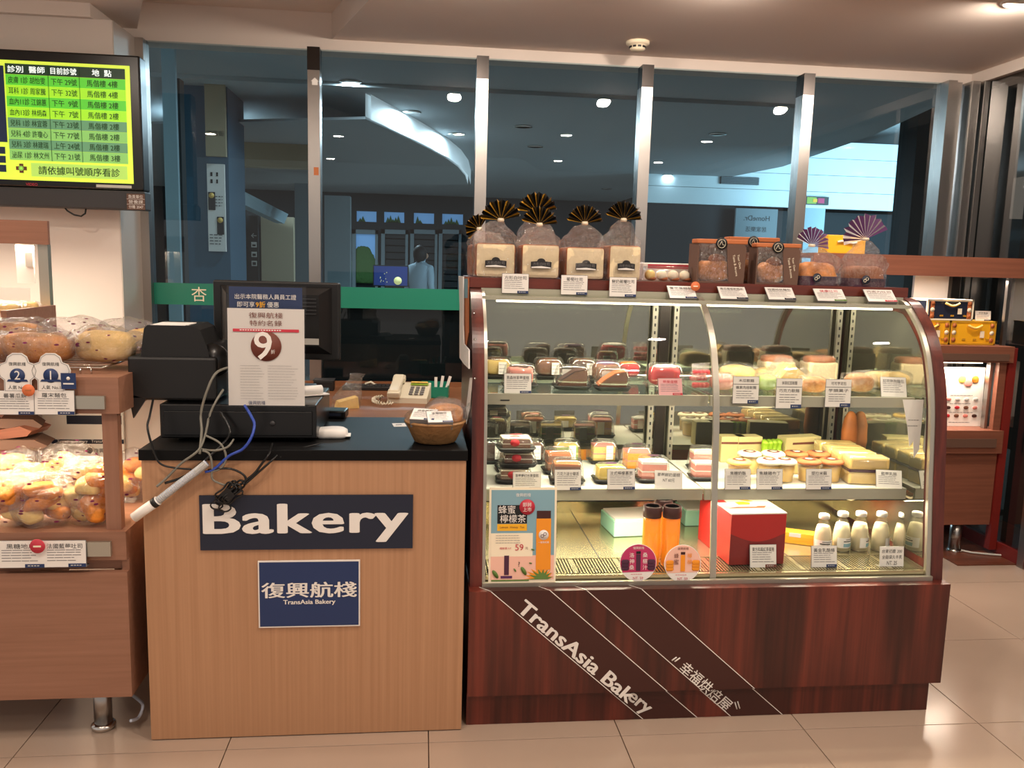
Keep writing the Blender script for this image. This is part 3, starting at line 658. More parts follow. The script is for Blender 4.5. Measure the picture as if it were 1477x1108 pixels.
# ================================================================ LEFT BREAD DISPLAY
XR, XL = -.848, -1.78
t = lc = thing('bread_cabinet', 'light wood bread display cabinet with lit lower bay at the left wall', 'cabinet', (0, 0, 0))
MB().box(XL, XR, .0, .02, .144, .533).build('front_panel', 'display_wood', t)
MB().box(XR-.02, XR, .02, .72, .144, .57).build('side_panel', 'display_wood', t)
MB().box(XL, XR-.02, .03, .06, .533, .57).build('shadow_gap', 'display_wood', t)
MB().box(XL, XR, 0, .72, .57, .655).build('lower_shelf', 'display_wood', t)
MB().box(XL, XR-.004, 0, .72, 1.003, 1.107).build('upper_shelf', 'display_wood', t)
MB().box(XL, XR, .70, .72, .655, 1.003).build('back_panel', 'ceiling_paint', t)
a, b = P(150, 680, y=.02), P(172, 680, y=.02)
MB().box(a.x, b.x, .02, .05, .655, 1.003).build('corner_post', 'display_wood_up', t)
x = P(55, 640, y=.5).x
MB().box(XL, x, .48, .50, .655, 1.003).build('inner_board', 'brown_wood', t)
for z0, z1, px in ((.585, .628, 160), (1.018, 1.055, 151)):
    MB().box(XL, P(px, 790 if z0 < .8 else 572, y=-.008).x, -.012, 0, z0, z1).build('price_rail', 'alu', t)
MB().box(XL, -1.0, .10, .13, .985, 1.002).build('lamp_tube', 'tube_on', t)
for x in (-.965, -1.65):
    l = MB().lathe([(.026, .02), (.026, .145)], 18, M=Tr(x, .085, 0)).build('leg', 'steel', t)
    MB().lathe([(.033, 0), (.036, .008), (.036, .014), (.026, .022)], 18, M=Tr(x, .085, 0)).build('leg_foot', 'chrome', l)
# upper tier
XU = -1.48
MB().box(-2.5, XU, .73, 1.14, 0, 1.0).build('rear_base', 'display_wood', t)
MB().box(XU-.02, XU, .73, 1.14, 1.0, 1.243).box(-2.5, XU-.02, .73, .75, 1.0, 1.21).build('tier_side', 'display_wood', t)
MB().box(-2.5, XU-.02, .75, 1.14, 1.19, 1.215).build('tier_shelf', 'display_wood', t)
MB().box(-2.5, XU, 1.10, 1.118, 1.485, 1.578).build('header', 'display_wood', t)
MB().box(XU-.05, XU-.012, 1.12, 1.15, 1.215, 1.485).build('tier_post', 'alu', t)
a, b = P(22, 356, y=1.15), P(50, 409, y=1.15); MB().box(a.x, b.x, 1.15, 1.16, b.z, 1.50).build('tier_back', 'white', t)
a, b = P(37, 364, y=1.15), P(49, 385, y=1.15)
MB().box(a.x, b.x, 1.142, 1.15, b.z, a.z).build('small_picture', 'label_grey', t)
MB().box(-2.4, -1.6, 1.122, 1.135, 1.488, 1.50).build('lamp_tube', 'tube_on', t)
# lit poster at the back of the lower bay
a, b = P(57, 600, y=.66), P(178, 690, y=.66)
t = thing('bay_poster', 'white lit poster with navy stripe at the back of the lower bread bay', 'poster', ((a.x+b.x)/2, .68, .66)); W = b.x-a.x
MB().box(-W/2, W/2, 0, .012, 0, .34).build('sheet', 'lightbox', t)
zb_ = P(110, 637, y=.68).z-.66; quad(t, 'stripe', 'navy', -W*.4, W*.5, -.001, zb_-.008, zb_+.008)
text(t, 'TransAsia Bakery   TransAsia Bakery', 'white', (.02, -.002, zb_), w=W*.8)
z = P(110, 604, y=.68).z-.66; quad(t, 'photo_strip', 'navy', -W*.2, W*.48, -.001, z-.02, z+.012)
z = P(110, 650, y=.68).z-.66; text(t, '復興空廚', 'ink', (W*.25, -.002, z), w=W*.26)
MB().lathe([(0, 0), (.011, 0), (.011, .001)], 18, M=Tr(W*.07, -.001, z) @ Rx(PI/2)).build('round_logo', 'navy', t)
# bags in the lower bay
Z = .655
for k, (px, py, w, d, h, br, lab) in enumerate([
    (120, 762, .155, .12, .20, 'bread_orange', 'upright bag of golden bread chunks just left of the wooden post'),
    (58, 764, .17, .12, .155, 'bread_orange', 'bag of brown-sugar buns in front, second from the post in the lower bay'),
    (4, 764, .16, .12, .16, 'bread_orange', 'printed bread bag cut by the left edge of the picture, lower bay'),
    (95, 735, .17, .12, .20, 'bread_light', 'pale puffed bread bag behind the front bags in the lower bay'),
    (28, 738, .17, .12, .19, 'bread_light', 'pale bread bag at the back of the lower bay below the folded bags'),
    (186, 728, .10, .12, .17, 'bread_orange', 'orange bread bag seen right of the wooden post')]):
    p = P(px, py, z=Z); bagged(lab, (p.x, p.y+.05, Z), .2*(k % 3)-.2, w, d, h, br, seed=k+3, n=(3, 4, 3, 3, 3, 2)[k], group='bagged breads in the lower bay', e=.6)
# folded brown bags hanging at left
p = P(25, 640, y=.40)
t = thing('folded_bags', 'crumpled brown paper bags piled above the breads in the lower bay', 'paper bag', (p.x, .40, .82), (0, 0, .1))
for k, (z, a_, b_) in enumerate(((.0, .10, .1), (.035, .09, -.25), (.065, .07, .2))):
    o = MB().prism([(-a_, z), (a_*.8, z), (a_, z+.015), (a_*.6, z+.034), (-a_*.7, z+.03)], 'y', -.06+.01*k, .06).build('folded_bag', ['kraft', 'brown_wood', 'kraft'][k], t); o.rotation_euler = (0, .06*b_*10, b_)
MB().tube([(-.10, -.03, .02), (-.09, -.04, .10), (-.05, -.04, .14), (-.03, -.03, .08)], .004).build('handle', 'cable_black', t)
# tray and breads on the middle shelf
t = thing('wire_tray', 'flat wire tray under the breads on the middle shelf', 'tray', (-1.22, .30, 1.107))
mb = MB()
for k in range(9): mb.tube([(-.34, -.22+.055*k, .018), (.30, -.22+.055*k, .018)], .002, 5)
mb.build('wire', 'chrome', t)['kind'] = 'stuff'
mb = MB().tube([(-.34, -.23, .018), (.30, -.23, .018), (.30, .23, .018), (-.34, .23, .018), (-.34, -.23, .018)], .0035, 6)
for x, y in ((.27, -.23), (-.3, -.23), (.27, .23), (-.3, .23), (.24, -.23)): mb.tube([(x, y, .018), (x, y, 0)], .003, 6)
mb.build('rim', 'chrome', t)
Z = 1.128
for k, (px, y, w, d, h, br, lab, n) in enumerate([
    (152, .20, .22, .15, .11, 'bread_light', 'pale bagged bread on the middle shelf beside the black printer', 1),
    (55, .16, .23, .14, .10, 'bread', 'brown bagged bread behind the medal cards on the middle shelf', 1),
    (108, .42, .22, .15, .12, 'bread', 'brown bagged rolls at the back centre of the middle shelf', 3),
    (28, .42, .19, .15, .115, 'bread', 'brown bagged bread at the back, left end of the middle shelf', 1),
    (183, .46, .18, .15, .115, 'bread_light', 'pale bagged bread at the back right of the middle shelf', 2),
    (-12, .16, .16, .14, .09, 'bread', 'brown bagged bread at the front left corner of the middle shelf', 1)]):
    p = P(px, 510, y=y); bagged(lab, (p.x, y, Z), .25*(k % 3)-.2, w, d, h, br, seed=k+11, n=n, group='bagged breads on the middle shelf', e=.75)
for k, (px, py) in enumerate(((8, 436), (24, 438))):
    p = P(px, py, y=.92); bagged('small glazed bun in the %s tier under the header board' % ('upper' if k else 'top corner of the upper'), (p.x, .92+.08*k, 1.216), 0, .10, .09, .05, 'bread_light', 'bag', seed=k+21, group='buns on the upper tier', tail=False)
p = P(8, 418, y=1.05)
t = thing('paper_stand', 'white tent sign leaning on the upper tier', 'sign', (p.x, 1.05, 1.216), (-.3, 0, .2))
MB().box(-.08, .08, 0, .004, 0, .10).box(-.08, .08, .004, .05, 0, .003).build('sheet', 'paper', t)
# cards on the rails
p = P(28, 598, y=-.02); card((p.x-.01, -.020, p.z), .098, .066, '蕃薯瓜餅', 'price card under the leftmost cloud-shaped medal card', .05)
p = P(79, 598, y=-.02); card((p.x, -.020, p.z), .105, .068, '羅宋麵包', 'price card under the medal card beside the blue sticker', .05)
p = P(31, 819, y=-.02); card((p.x, -.020, p.z), .125, .078, '黑糖地瓜', 'price card with a red round sticker on the lower rail', .05)
p = P(94, 818, y=-.02); card((p.x, -.020, p.z), .115, .077, '法國藍莓吐司', 'price card on the lower rail near the rail end', .05)
def medal(px, num, lab):
    p = P(px, 566, y=-.016)
    t = thing('medal_card', lab, 'card', (p.x, -.016, p.z), (-.06, 0, 0))
    K = .86; pts = [(-.042, 0), (.042, 0), (.042, .034), (.056, .044), (.062, .062), (.054, .080), (.036, .086), (.030, .102), (.014, .112), (-.014, .112), (-.030, .102), (-.036, .086), (-.054, .080), (-.062, .062), (-.056, .044), (-.042, .034)]; pts = [(x*K, z*.98) for x, z in pts]
    MB().prism(pts, 'y', 0, .002).build('card', 'paper', t)
    v = [Vector((x*.93, z*.93+.004)) for x, z in pts]
    MB().tube([(q.x, -.0008, q.y) for q in v+[v[0]]], .0006, 4).build('outline', 'grey_ink', t)
    MB().lathe([(0, 0), (.020, 0), (.020, .001)], 20, M=Tr(0, -.0005, .047) @ Rx(PI/2)).build('medal', 'blue', t)
    MB().prism([(-.028, .030), (.028, .030), (.024, .036), (-.024, .036)], 'y', -.0018, -.0006).build('ribbon', 'blue', t)
    text(t, num, 'paper', (0, -.0022, .048), h=.024); text(t, '人氣 No.' + num, 'ink', (0, -.0008, .014), w=.05)
    text(t, '復興航棧', 'ink', (0, -.0008, .079), w=.045)
    return t
medal(26, '2', 'cloud-shaped white card whose blue medal shows a two'); medal(74, '1', 'cloud-shaped white card whose blue medal shows a one')
a, b = P(88, 541, y=-.03), P(106, 562, y=-.03)
t = thing('blue_sticker', 'small blue sticker with a white mark beside medal card 1', 'sticker', ((a.x+b.x)/2, -.022, b.z))
quad(t, 'sheet', 'blue', -.02, .02, 0, 0, .045); MB().lathe([(0, 0), (.005, 0), (.005, .001)], 10, M=Tr(0, -.0005, .03) @ Rx(PI/2)).build('mark', 'paper', t)
quad(t, 'mark_bar', 'paper', -.014, .014, -.0008, .013, .017)
def sticker(px, py, y, r, m, lab, mark=None):
    p = P(px, py, y=y); t = thing('round_sticker', lab, 'sticker', p)
    MB().lathe([(0, 0), (r, 0), (r*.98, .0015), (0, .002)], 22, M=Rx(PI/2)).build('disc', m, t)
    quad(t, 'mark', 'cream' if not mark else mark, -r*.5, r*.5, -.0028, -r*.12, r*.12); return t
sticker(41, 563, -.028, .017, 'sticker_orange', 'orange round sticker between the two medal cards', 'kraft_light')
sticker(54, 788, -.028, .021, 'red_ink', 'red round sticker on the lower price rail')

# cartons between the cabinet and the counter
pa = P(208, 640, y=.80)
for k, (z0, z1, w, m, lab) in enumerate(((0, .60, .20, 'kraft', 'brown carton on the floor between bread cabinet and counter, lowest of the stack'), (.60, .73, .19, 'ceiling_paint', 'flat pale carton in the middle of the stack behind the counter'), (.73, .89, .16, 'white', 'white carton topmost of the stack behind the counter'))):
    t = thing('carton', lab, 'box', (pa.x, .82, z0), (0, 0, .08*k-.05), 'stack of cartons behind the counter')
    MB().box(-w/2, w/2, 0, .2, 0, z1-z0-.001, bev=.004).build('box_body', m, t); MB().box(-w*.5, w*.5, -.001, 0, (z1-z0)*.55, (z1-z0)*.58).build('flap_seam', 'grey_ink', t)
    if k == 2: MB().box(-w*.38, -w*.05, -.002, 0, .10, .115).build('label_strip', 'navy', t)

# ================================================================ TV SCREEN
TY = 1.60
xr = P(205, 200, y=TY).x; xl = -2.35; zt = P(100, 75, y=TY).z; zbz = P(100, 272, y=TY).z; zs = P(100, 300, y=TY).z
t = tv = thing('wall_television', 'black wall television showing a green clinic queue table', 'television', (0, TY, 0))
s0 = P(190, 180, y=TY).x; st = P(100, 91, y=TY).z; sb = P(100, 262, y=TY).z
MB().box(xl, xr, 0, .09, zbz, zt, bev=.008).build('casing', 'black_gloss', t)
MB().box(xl, xr+.006, -.01, .08, zs, zbz-.002, bev=.006).build('speaker_bar', 'dark_grey', t)
quad(t, 'screen', 'screen_yellow', xl+.06, s0, -.003, sb, st, .002)
X = lambda px, py=170: P(px, py, y=TY).x
Zp = lambda py, px=100: P(px, py, y=TY).z
rows = ['screen_head', 'screen_green', 'screen_lime', 'screen_green', 'screen_lime', 'screen_green_washed', 'screen_lime_washed', 'screen_green_washed', 'screen_lime_washed']  # lower rows use washed-out greens for a reflection on the screen
g0, g1, gt, gb = X(12), X(183), Zp(96), Zp(234)
data = [('診別  醫師', '目前診號', '地  點'), ('皮膚 1診 胡怡雯', '下午 29號', '馬偕樓 4樓'), ('耳科 1診 周家騰', '下午 32號', '馬偕樓 4樓'), ('血內11診 江錦蕙', '下午  9號', '馬偕樓 2樓'), ('血內13診 林炳森', '下午  7號', '馬偕樓 2樓'),
        ('兒科 1診 林宜蓉', '下午 23號', '馬偕樓 2樓'), ('兒科 4診 許瓊心', '下午 77號', '馬偕樓 2樓'), ('兒科 3診 林建瑞', '上午 24號', '馬偕樓 2樓'), ('泌尿 1診 林文州', '下午 21號', '馬偕樓 3樓')]
rh = (gt-gb)/9; cw = g1-g0
for k in range(9):
    z1 = gt-rh*k; mrow = quad(t, 'table_row', rows[k], g0, g1, -.006, z1-rh+.0012, z1, .002)
    for s, c0, c1 in zip(data[k], (0, .36, .62), (.35, .61, .99)):
        x0, x1 = g0+cw*c0+.004, g0+cw*c1-.004; x1, x0 = (x1, x0) if c0 < .6 else ((x0+x1)/2+(x1-x0)*(.25 if k == 0 else .40), (x0+x1)/2-(x1-x0)*(.25 if k == 0 else .40)); text(t, s, 'screen_white' if k == 0 else 'screen_ink', ((x0+x1)/2, -.0075, z1-rh/2), w=(x1-x0)*.92, h=rh*.62, bold=.01)
for q in (.355, .615): quad(t, 'column_rule', 'screen_ink', g0+cw*q-.001, g0+cw*q+.001, -.0085, gb, gt, .0005)
quad(t, 'footer_bar', 'screen_foot', X(46, 245), X(184, 245), -.006, Zp(257, 120), Zp(238, 120), .002)
text(t, '請依據叫號順序看診', 'screen_ink', ((X(50, 245)+X(180, 245))/2, -.0075, Zp(248, 120)), w=X(175, 245)-X(58, 245), bold=.012)
MB().box(-.022, .022, -.008, -.004, -.008, .008, M=Tr(X(32, 246), 0, Zp(243, 32))).box(-.008, .008, -.008, -.004, -.020, .020, M=Tr(X(32, 246), 0, Zp(243, 32))).build('cross_emblem', 'brown_ink', t)
MB().lathe([(0, 0), (.011, 0)], 16, M=Tr(X(32, 246), -.009, Zp(243, 32)) @ Rx(PI/2)).build('emblem_centre', 'screen_foot', t)
quad(t, 'side_panel_picture', 'screen_navy', xl+.07, X(9, 160), -.006, Zp(205, 5), Zp(95, 5), .002)
for k in range(3): quad(t, 'side_row', 'screen_navy', xl+.07, X(9, 230), -.006, Zp(222+13*k, 5), Zp(212+13*k, 5), .002)
text(t, 'VIDEO', 'red_ink', (X(46, 265), -.002, Zp(266, 46)), w=.05)
quad(t, 'bezel_label', 'label_grey', X(139, 268), X(190, 270), -.002, Zp(271, 165), Zp(267, 165))
for k in range(7): MB().box(X(157+4*k, 274)-.003, X(157+4*k, 274)+.003, -.002, 0, Zp(278, 165), Zp(275, 165)).build('bezel_button', 'grey_ink', t)
a, b = P(182, 279, y=TY-.02), P(209, 303, y=TY-.02)
t = thing('asset_label', 'small brown asset label at the lower right corner of the television', 'label', ((a.x+b.x)/2, TY-.016, b.z)); W, H = b.x-a.x, a.z-b.z
quad(t, 'plate', 'kraft', -W/2, W/2, 0, 0, H)
for k, s in enumerate(('分機 2047', '營養課', '負責單位')): text(t, s, 'paper', (0, -.001, H*(.18+.32*k)), w=W*.8, h=H*.22); 
for k in (1, 2): quad(t, 'rule', 'paper', -W/2, W/2, -.001, H*.33*k, H*.33*k+.0012)
pts = [P(x, y, y=1.62) for x, y in ((92, 298), (97, 304), (107, 310), (117, 312), (123, 308), (124, 300))]
tag(MB().tube(pts, .004).build('hanging_cable', 'cable_black'), 'short black cable loop hanging below the television', 'cable')
MB().box(-1.9, -1.6, .08, .14, 1.75, 2.2).build('wall_bracket', 'dark_grey', tv)

# ================================================================ CASHIER COUNTER
t = thing('cashier_counter', 'light wood cashier counter with black top between bread cabinet and cake case', 'counter', (0, 0, 0))
MB().box(-.797, .138, 0, .022, .004, .868).build('front_panel', 'counter_wood', t)
MB().box(-.797, -.775, .022, .53, .004, .868).build('side_panel', 'counter_wood', t)
MB().box(.116, .138, .022, .53, .004, .868).build('side_panel', 'counter_wood', t)
MB().box(-.775, .116, .50, .52, .004, .868).build('rear_panel', 'counter_wood', t)
MB().box(-.803, .142, -.006, .535, .868, .900, bev=.002).build('countertop', 'black_top', t)
t = thing('back_desk', 'brown wooden desk behind the counter under the window', 'desk', (0, 0, 0))
MB().box(-1.30, 1.9, 1.05, 2.0, .77, .80).build('desk_top', 'desk_wood', t)
for x in (-1.28, .3, 1.86): MB().box(x, x+.03, 1.1, 1.98, 0, .77).build('desk_leg', 'desk_wood', t)
MB().box(-1.30, 1.9, 1.985, 2.0, .80, .825).build('desk_lip', 'desk_wood', t)

def signboard(c4, y, th, name, label):
    a, b, c, d = [P(*q, y=y) for q in c4]; x0 = (a.x+c.x)/2; x1 = (b.x+d.x)/2; z1 = (a.z+b.z)/2; z0 = (c.z+d.z)/2
    return thing(name, label, 'sign', ((x0+x1)/2, y, (z0+z1)/2)), x1-x0, z1-z0
t, W, H = signboard([(287, 716), (596, 713), (289, 795), (595, 790)], -.006, .005, 'bakery_sign', 'wide dark navy sign reading Bakery on the counter front')
MB().box(-W/2, W/2, 0, .005, -H/2, H/2).build('board', 'navy', t)
text(t, 'Bakery', 'white', (-.002, -.0015, -.002), w=W*.945, h=H*.70, bold=.030, spacing=1.06)
t, W, H = signboard([(373, 809.5), (520, 808), (372, 906), (518.5, 903)], -.006, .005, 'logo_sign', 'square blue sign with white border and four large Chinese characters on the counter front')
MB().box(-W/2, W/2, 0, .005, -H/2, H/2).build('border', 'white', t)
quad(t, 'field', 'blue', -W/2+.004, W/2-.004, -.0008, -H/2+.004, H/2-.004)
text(t, '復興航棧', 'white', (0, -.0018, H*.065), w=W*.93, h=H*.23, bold=.02)
text(t, 'TransAsia Bakery', 'white', (0, -.0018, -H*.125), w=W*.51, h=H*.085, bold=.025)

# ---------------------------------------------------------------- till equipment
a, b = P(229, 590, y=.09), P(456, 590, y=.09); zt = P(340, 584, y=.09).z
t = thing('cash_drawer', 'wide black cash drawer on the left half of the counter top', 'cash drawer', (0, 0, .9005))
MB().box(a.x, b.x, .095, .46, .012, zt-.9005, bev=.004).build('drawer_body', 'black_gloss', t)
MB().box(a.x+.012, b.x-.012, .089, .096, .022, zt-.9005-.02, bev=.002).build('drawer_front', 'black_gloss', t)
MB().lathe([(0, 0), (.008, 0), (.008, .004), (0, .004)], 14, M=Tr((a.x+b.x)/2+.1, .089, .06) @ Rx(PI/2)).build('lock', 'dark_grey', t)
for x in (a.x+.05, b.x-.05):
    for y in (.14, .42): MB().cyl(.014, 0, .013, 12, M=Tr(x, y, 0)).build('drawer_foot', 'black', t)
DZ = zt+.0008
# printer
x0, x1 = P(184, 550, y=.12).x, P(322, 550, y=.12).x
t = thing('receipt_printer', 'bulky black printer with rounded cover overhanging the left end of the counter', 'printer', (0, .12, DZ))
zb_ = P(250, 578, y=.12).z-DZ; zm = P(250, 515, y=.12).z-DZ; zh = P(250, 470, y=.12).z-DZ
xh0, xh1 = P(202, 480, y=.12).x, P(292, 480, y=.12).x
MB().box(x0, x1-.02, 0, .20, zb_, zm, bev=.008).build('printer_body', 'black', t)
poly = [(xh0-.004, zm-.002), (xh0, zm+.03), (xh0+.008, zh-.010), (xh0+.018, zh), (xh1-.03, zh), (xh1-.01, zh-.012), (xh1+.008, zm+.035), (xh1+.016, zm-.002)]
MB().prism(poly, 'y', .01, .19).build('printer_cover', 'black', t)
MB().lathe([(.05, 0), (.052, .01), (.052, .15), (.05, .16)], 24, M=Tr(x1-.035, .02, zm-.012) @ Rx(-PI/2)).build('roll_housing', 'black_gloss', t)
MB().box(x0+.10, x1-.05, .04, .17, -.0004, zb_+.01).build('printer_foot', 'black', t)
MB().prism([(x0, zb_+.02), (x0+.05, zb_+.004), (x0+.012, zb_-.055)], 'y', .0, .012).build('cover_flap', 'black', t)
a, b = P(217, 482, y=.12), P(268, 468, y=.12)
MB().box(a.x, b.x, .025, .12, zh, zh+.002).box(a.x-.004, b.x-.006, .012, .026, zh-.016, zh+.001).build('paper_slip', 'paper', t)
# monitor seen from its back
my = .37
x0, x1 = P(305, 460, y=my).x, P(491, 460, y=my).x; z1 = P(400, 406, y=my).z; z0 = P(400, 518, y=my).z
t = thing('till_monitor', 'black till monitor turned away with a blue notice on its back', 'monitor', ((x0+x1)/2, my, DZ), (0, 0, -.10)); W = x1-x0; h0, h1 = z0-DZ, z1-DZ
MB().box(-W/2, W/2, 0, .03, h0, h1, bev=.006).build('bezel', 'black', t)
MB().add([(-W*.36, -.045, h0+.05), (W*.36, -.045, h0+.05), (W*.36, -.045, h1-.04), (-W*.36, -.045, h1-.04), (-W*.44, 0, h0+.02), (W*.44, 0, h0+.02), (W*.44, 0, h1-.015), (-W*.44, 0, h1-.015)], [(0, 1, 2, 3), (0, 1, 5, 4), (1, 2, 6, 5), (2, 3, 7, 6), (3, 0, 4, 7)]).build('rear_housing', 'black', t)
for k in range(5): MB().box(W*.12, W*.34, -.049, -.044, h1-.055-.012*k, h1-.051-.012*k).build('vent_rib', 'dark_grey', t)
MB().box(-.045, .045, -.03, .02, .012, h0+.08).build('stand_neck', 'black', t)
MB().box(-.11, .11, -.09, .10, 0, .014, bev=.004).build('stand_base', 'black', t)
MB().box(W*.10, W*.36, -.047, -.040, h0+.055, h0+.075).build('plate_label', 'label_grey', t)
ny = .13
a, b = P(330, 413, y=ny), P(436, 449, y=ny)
t = thing('blue_notice', 'blue notice in a clear sleeve stuck on the back of the monitor', 'notice', ((a.x+b.x)/2, ny, b.z-.02)); W, H = b.x-a.x, a.z-b.z+.02
quad(t, 'sheet', 'blue', -W/2, W/2, 0, 0, H, .001); quad(t, 'sleeve', 'sleeve', -W/2-.006, W/2+.012, -.002, -.004, H+.004, .0005)
text(t, '出示本院醫務人員員工證', 'white', (0, -.003, H*.68), w=W*.84); o = text(t, '即可享', 'white', (-W*.27, -.003, H*.42), w=W*.24); text(t, '9折', 'yellow', (-W*.07, -.003, H*.42), w=W*.13, bold=.02); text(t, '優惠', 'white', (W*.10, -.003, H*.42), w=W*.16)
ny = .075
a, b, c, d = P(332, 444, y=ny), P(440, 447, y=ny), P(325, 583, y=ny), P(438, 587, y=ny)
W = ((b.x-a.x)+(d.x-c.x))/2; H = (a.z+b.z-c.z-d.z)/2
t = thing('discount_notice', 'white notice with a big brown number 9 hung in front of the cash drawer', 'notice', ((a.x+b.x+c.x+d.x)/4, ny, (c.z+d.z)/2), (-.02, 0, 0))
quad(t, 'sheet', 'paper', -W/2, W/2, 0, 0, H, .001); quad(t, 'sleeve', 'sleeve', -W/2-.004, W/2+.004, -.002, -.004, H+.004, .0005)
text(t, '復興航棧', 'brown_ink', (0, -.003, H*.932), w=W*.44, h=H*.058); text(t, '特約名錄', 'brown_ink', (0, -.003, H*.852), w=W*.42, h=H*.058)
MB().box(-W*.43, W*.43, -.003, -.0015, H*.762, H*.792, bev=.0007).build('red_bar', 'red_ink', t)
o = lines(t, 'paper', -W*.34, W*.34, -.0034, [H*.775], .003, dash=.006); o['kind'] = 'stuff'
zc = H*.615; MB().lathe([(0, 0), (W*.20, 0), (W*.20, .001)], 36, M=Tr(0, -.002, zc) @ Rx(PI/2)).build('brown_disc', 'brown_ink', t)
text(t, '9', 'paper', (-W*.04, -.0045, zc+.002), h=W*.37, bold=.01); text(t, '折', 'paper', (W*.09, -.0045, zc-H*.055), w=W*.055)
o = lines(t, 'grey_ink', -W*.34, -W*.02, -.003, [H*(.07+.0285*k) for k in range(13)], .0012, dash=.002, seed=4); o['kind'] = 'stuff'
o = lines(t, 'grey_ink', W*.02, W*.42, -.003, [H*(.07+.0285*k) for k in range(13)], .0012, dash=.002, seed=9); o['kind'] = 'stuff'
text(t, '復興航棧', 'blue', (-W*.13, -.003, H*.03), w=W*.22)
# small things on the counter
p = P(452, 556, y=.28); t = thing('paper_roll', 'rolled white paper on the right end of the cash drawer', 'paper roll', (p.x-.02, .27, DZ+.0165), (0, PI/2, .5))
MB().lathe([(.004, -.05), (.016, -.05), (.016, .05), (.004, .05)], 18).build('roll', 'white', t); MB().box(.012, .015, -.02, .02, -.02, .07).build('loose_end', 'paper', t)
p = P(478, 601, z=.901); t = thing('card_reader', 'flat black card reader on the counter beside the cash drawer', 'card reader', (p.x, p.y, .9005), (0, 0, -.08))
MB().box(-.055, .055, -.04, .04, 0, .028, bev=.005).build('reader_body', 'black_gloss', t); quad(t, 'reader_display', 'navy', -.04, .04, -.0405, .010, .020, .001)
p = P(477, 632, z=.901); t = thing('tissue_packet', 'white wrapped packet lying on the counter beside the cash drawer', 'packet', (p.x, p.y+.02, .9005), (0, 0, .05))
MB().loft([(0, .045, .030, .5), (.008, .052, .036, .5), (.022, .050, .034, .5), (.028, .040, .026, .6)], 22, amp=.004, fr=24).build('packet_body', 'white', t)
MB().box(.044, .060, -.028, .02, .006, .0085).box(-.06, -.044, -.02, .028, .008, .0105).build('packet_flap', 'paper', t)
p = P(576, 613, z=.901); t = thing('paper_note', 'small white paper slip on the counter beside the bread basket', 'note', (p.x, p.y, .9005), (0, 0, .15))
MB().box(-.022, .022, -.03, .03, 0, .0008).build('sheet', 'paper', t); MB().box(-.012, .008, -.004, .006, .0008, .0014).build('stamp', 'grey_ink', t)
# things on the desk
DK = .8003
p = P(500, 588, z=DK); t = thing('cheese_slice_bag', 'clear bag holding a yellow slice on the desk behind the counter', 'bread', (p.x, p.y, DK), (0, 0, .3))
MB().prism([(-.05, 0), (.05, 0), (.045, .05), (-.04, .03)], 'y', -.03, .03).build('slice', 'toast_slice', t)
MB().loft([(0, .06, .04, .7), (.04, .065, .045, .7), (.09, .05, .035, .8, .02, 0), (.13, .03, .02, .9, .04, 0), (.15, .035, .012, 1, .05, 0)], 22, amp=.010, fr=20).build('bag', 'bag', t)
p = P(590, 580, z=DK); t = thing('desk_phone', 'cream desk telephone with a coiled cord on the desk', 'telephone', (p.x, p.y+.05, DK), (0, 0, -.12))
MB().prism([(-.09, 0), (.09, 0), (.09, .075), (-.09, .025)], 'x', -.09, .095).build('phone_base', 'phone', t)
mb = MB().box(-.085, -.035, -.10, .10, 0, .028, bev=.008).box(-.09, -.03, -.11, -.06, -.01, .02, bev=.006).box(-.09, -.03, .06, .11, -.01, .02, bev=.006)
mb.build('handset', 'phone', t, loc=(0, 0, .062), rot=(.27, 0, 0))
for i in range(3):
    for j in range(4): MB().box(.005+i*.026, .022+i*.026, -.006, .006, 0, .006).build('key', 'grey_ink', t, loc=(0, -.055+.024*j, .038+.0066*j), rot=(.27, 0, 0))
MB().box(0, .085, .045, .075, .068, .074).build('phone_display', 'lime', t, rot=(.0, 0, 0))
MB().box(.0, .08, .055, .088, .078, .080).build('yellow_note', 'custard', t)
p1, p2 = P(548, 565, z=DK+.01), P(585, 580, z=DK+.01)
mb = MB(); pts = []
for k in range(60):
    u = k/59; a = PI*(.1+1.1*u); q = Vector((p.x-.11-.055*math.sin(a), p.y-.02+.09*math.cos(a)-.02, DK+.016)); pts.append(q+Vector((.007*math.cos(k*1.6), .007*math.sin(k*1.6)*.3, .008*math.sin(k*1.6))))
mb.tube(pts, .0035, 5); o = mb.build('coiled_cord', 'phone', t); o.matrix_parent_inverse = Matrix.LocRotScale(Vector((p.x, p.y+.05, DK)), Matrix.Rotation(-.12, 3, 'Z'), None).inverted()
p = P(627, 574, z=DK); t = thing('green_tray', 'mint green paper tray with slips beside the desk phone', 'tray', (p.x, p.y+.04, DK), (0, 0, -.1))
MB().box(-.07, .07, -.05, .05, 0, .004).box(-.07, .07, -.05, -.046, 0, .055).box(-.07, .07, .046, .05, 0, .07).box(-.07, -.066, -.05, .05, 0, .06).box(.066, .07, -.05, .05, 0, .06).build('tray_body', 'green_band', t)
for k in range(3): MB().box(.0+.018*k, .014+.018*k, -.02, -.017, .02, .10+.012*k, M=Ry(.15*k)).build('slip', 'paper', t)
p = P(540, 562, z=DK); t = thing('keyboard', 'low black keyboard at the back of the desk', 'keyboard', (p.x, p.y, DK))
MB().box(-.16, .11, -.04, .06, 0, .02, bev=.004).build('keyboard_body', 'black', t)
for k in range(12): MB().box(-.15+.021*k, -.133+.021*k, -.03, .05, .02, .024).build('key_row', 'dark_grey', t)
p = P(530, 556, z=DK); pts = [P(x, y, y=1.9) for x, y in ((524, 560), (528, 553), (535, 551), (541, 555), (544, 560))]
tag(MB().tube(pts, .006).build('white_cable', 'phone'), 'short white cable hooking up behind the keyboard', 'cable')
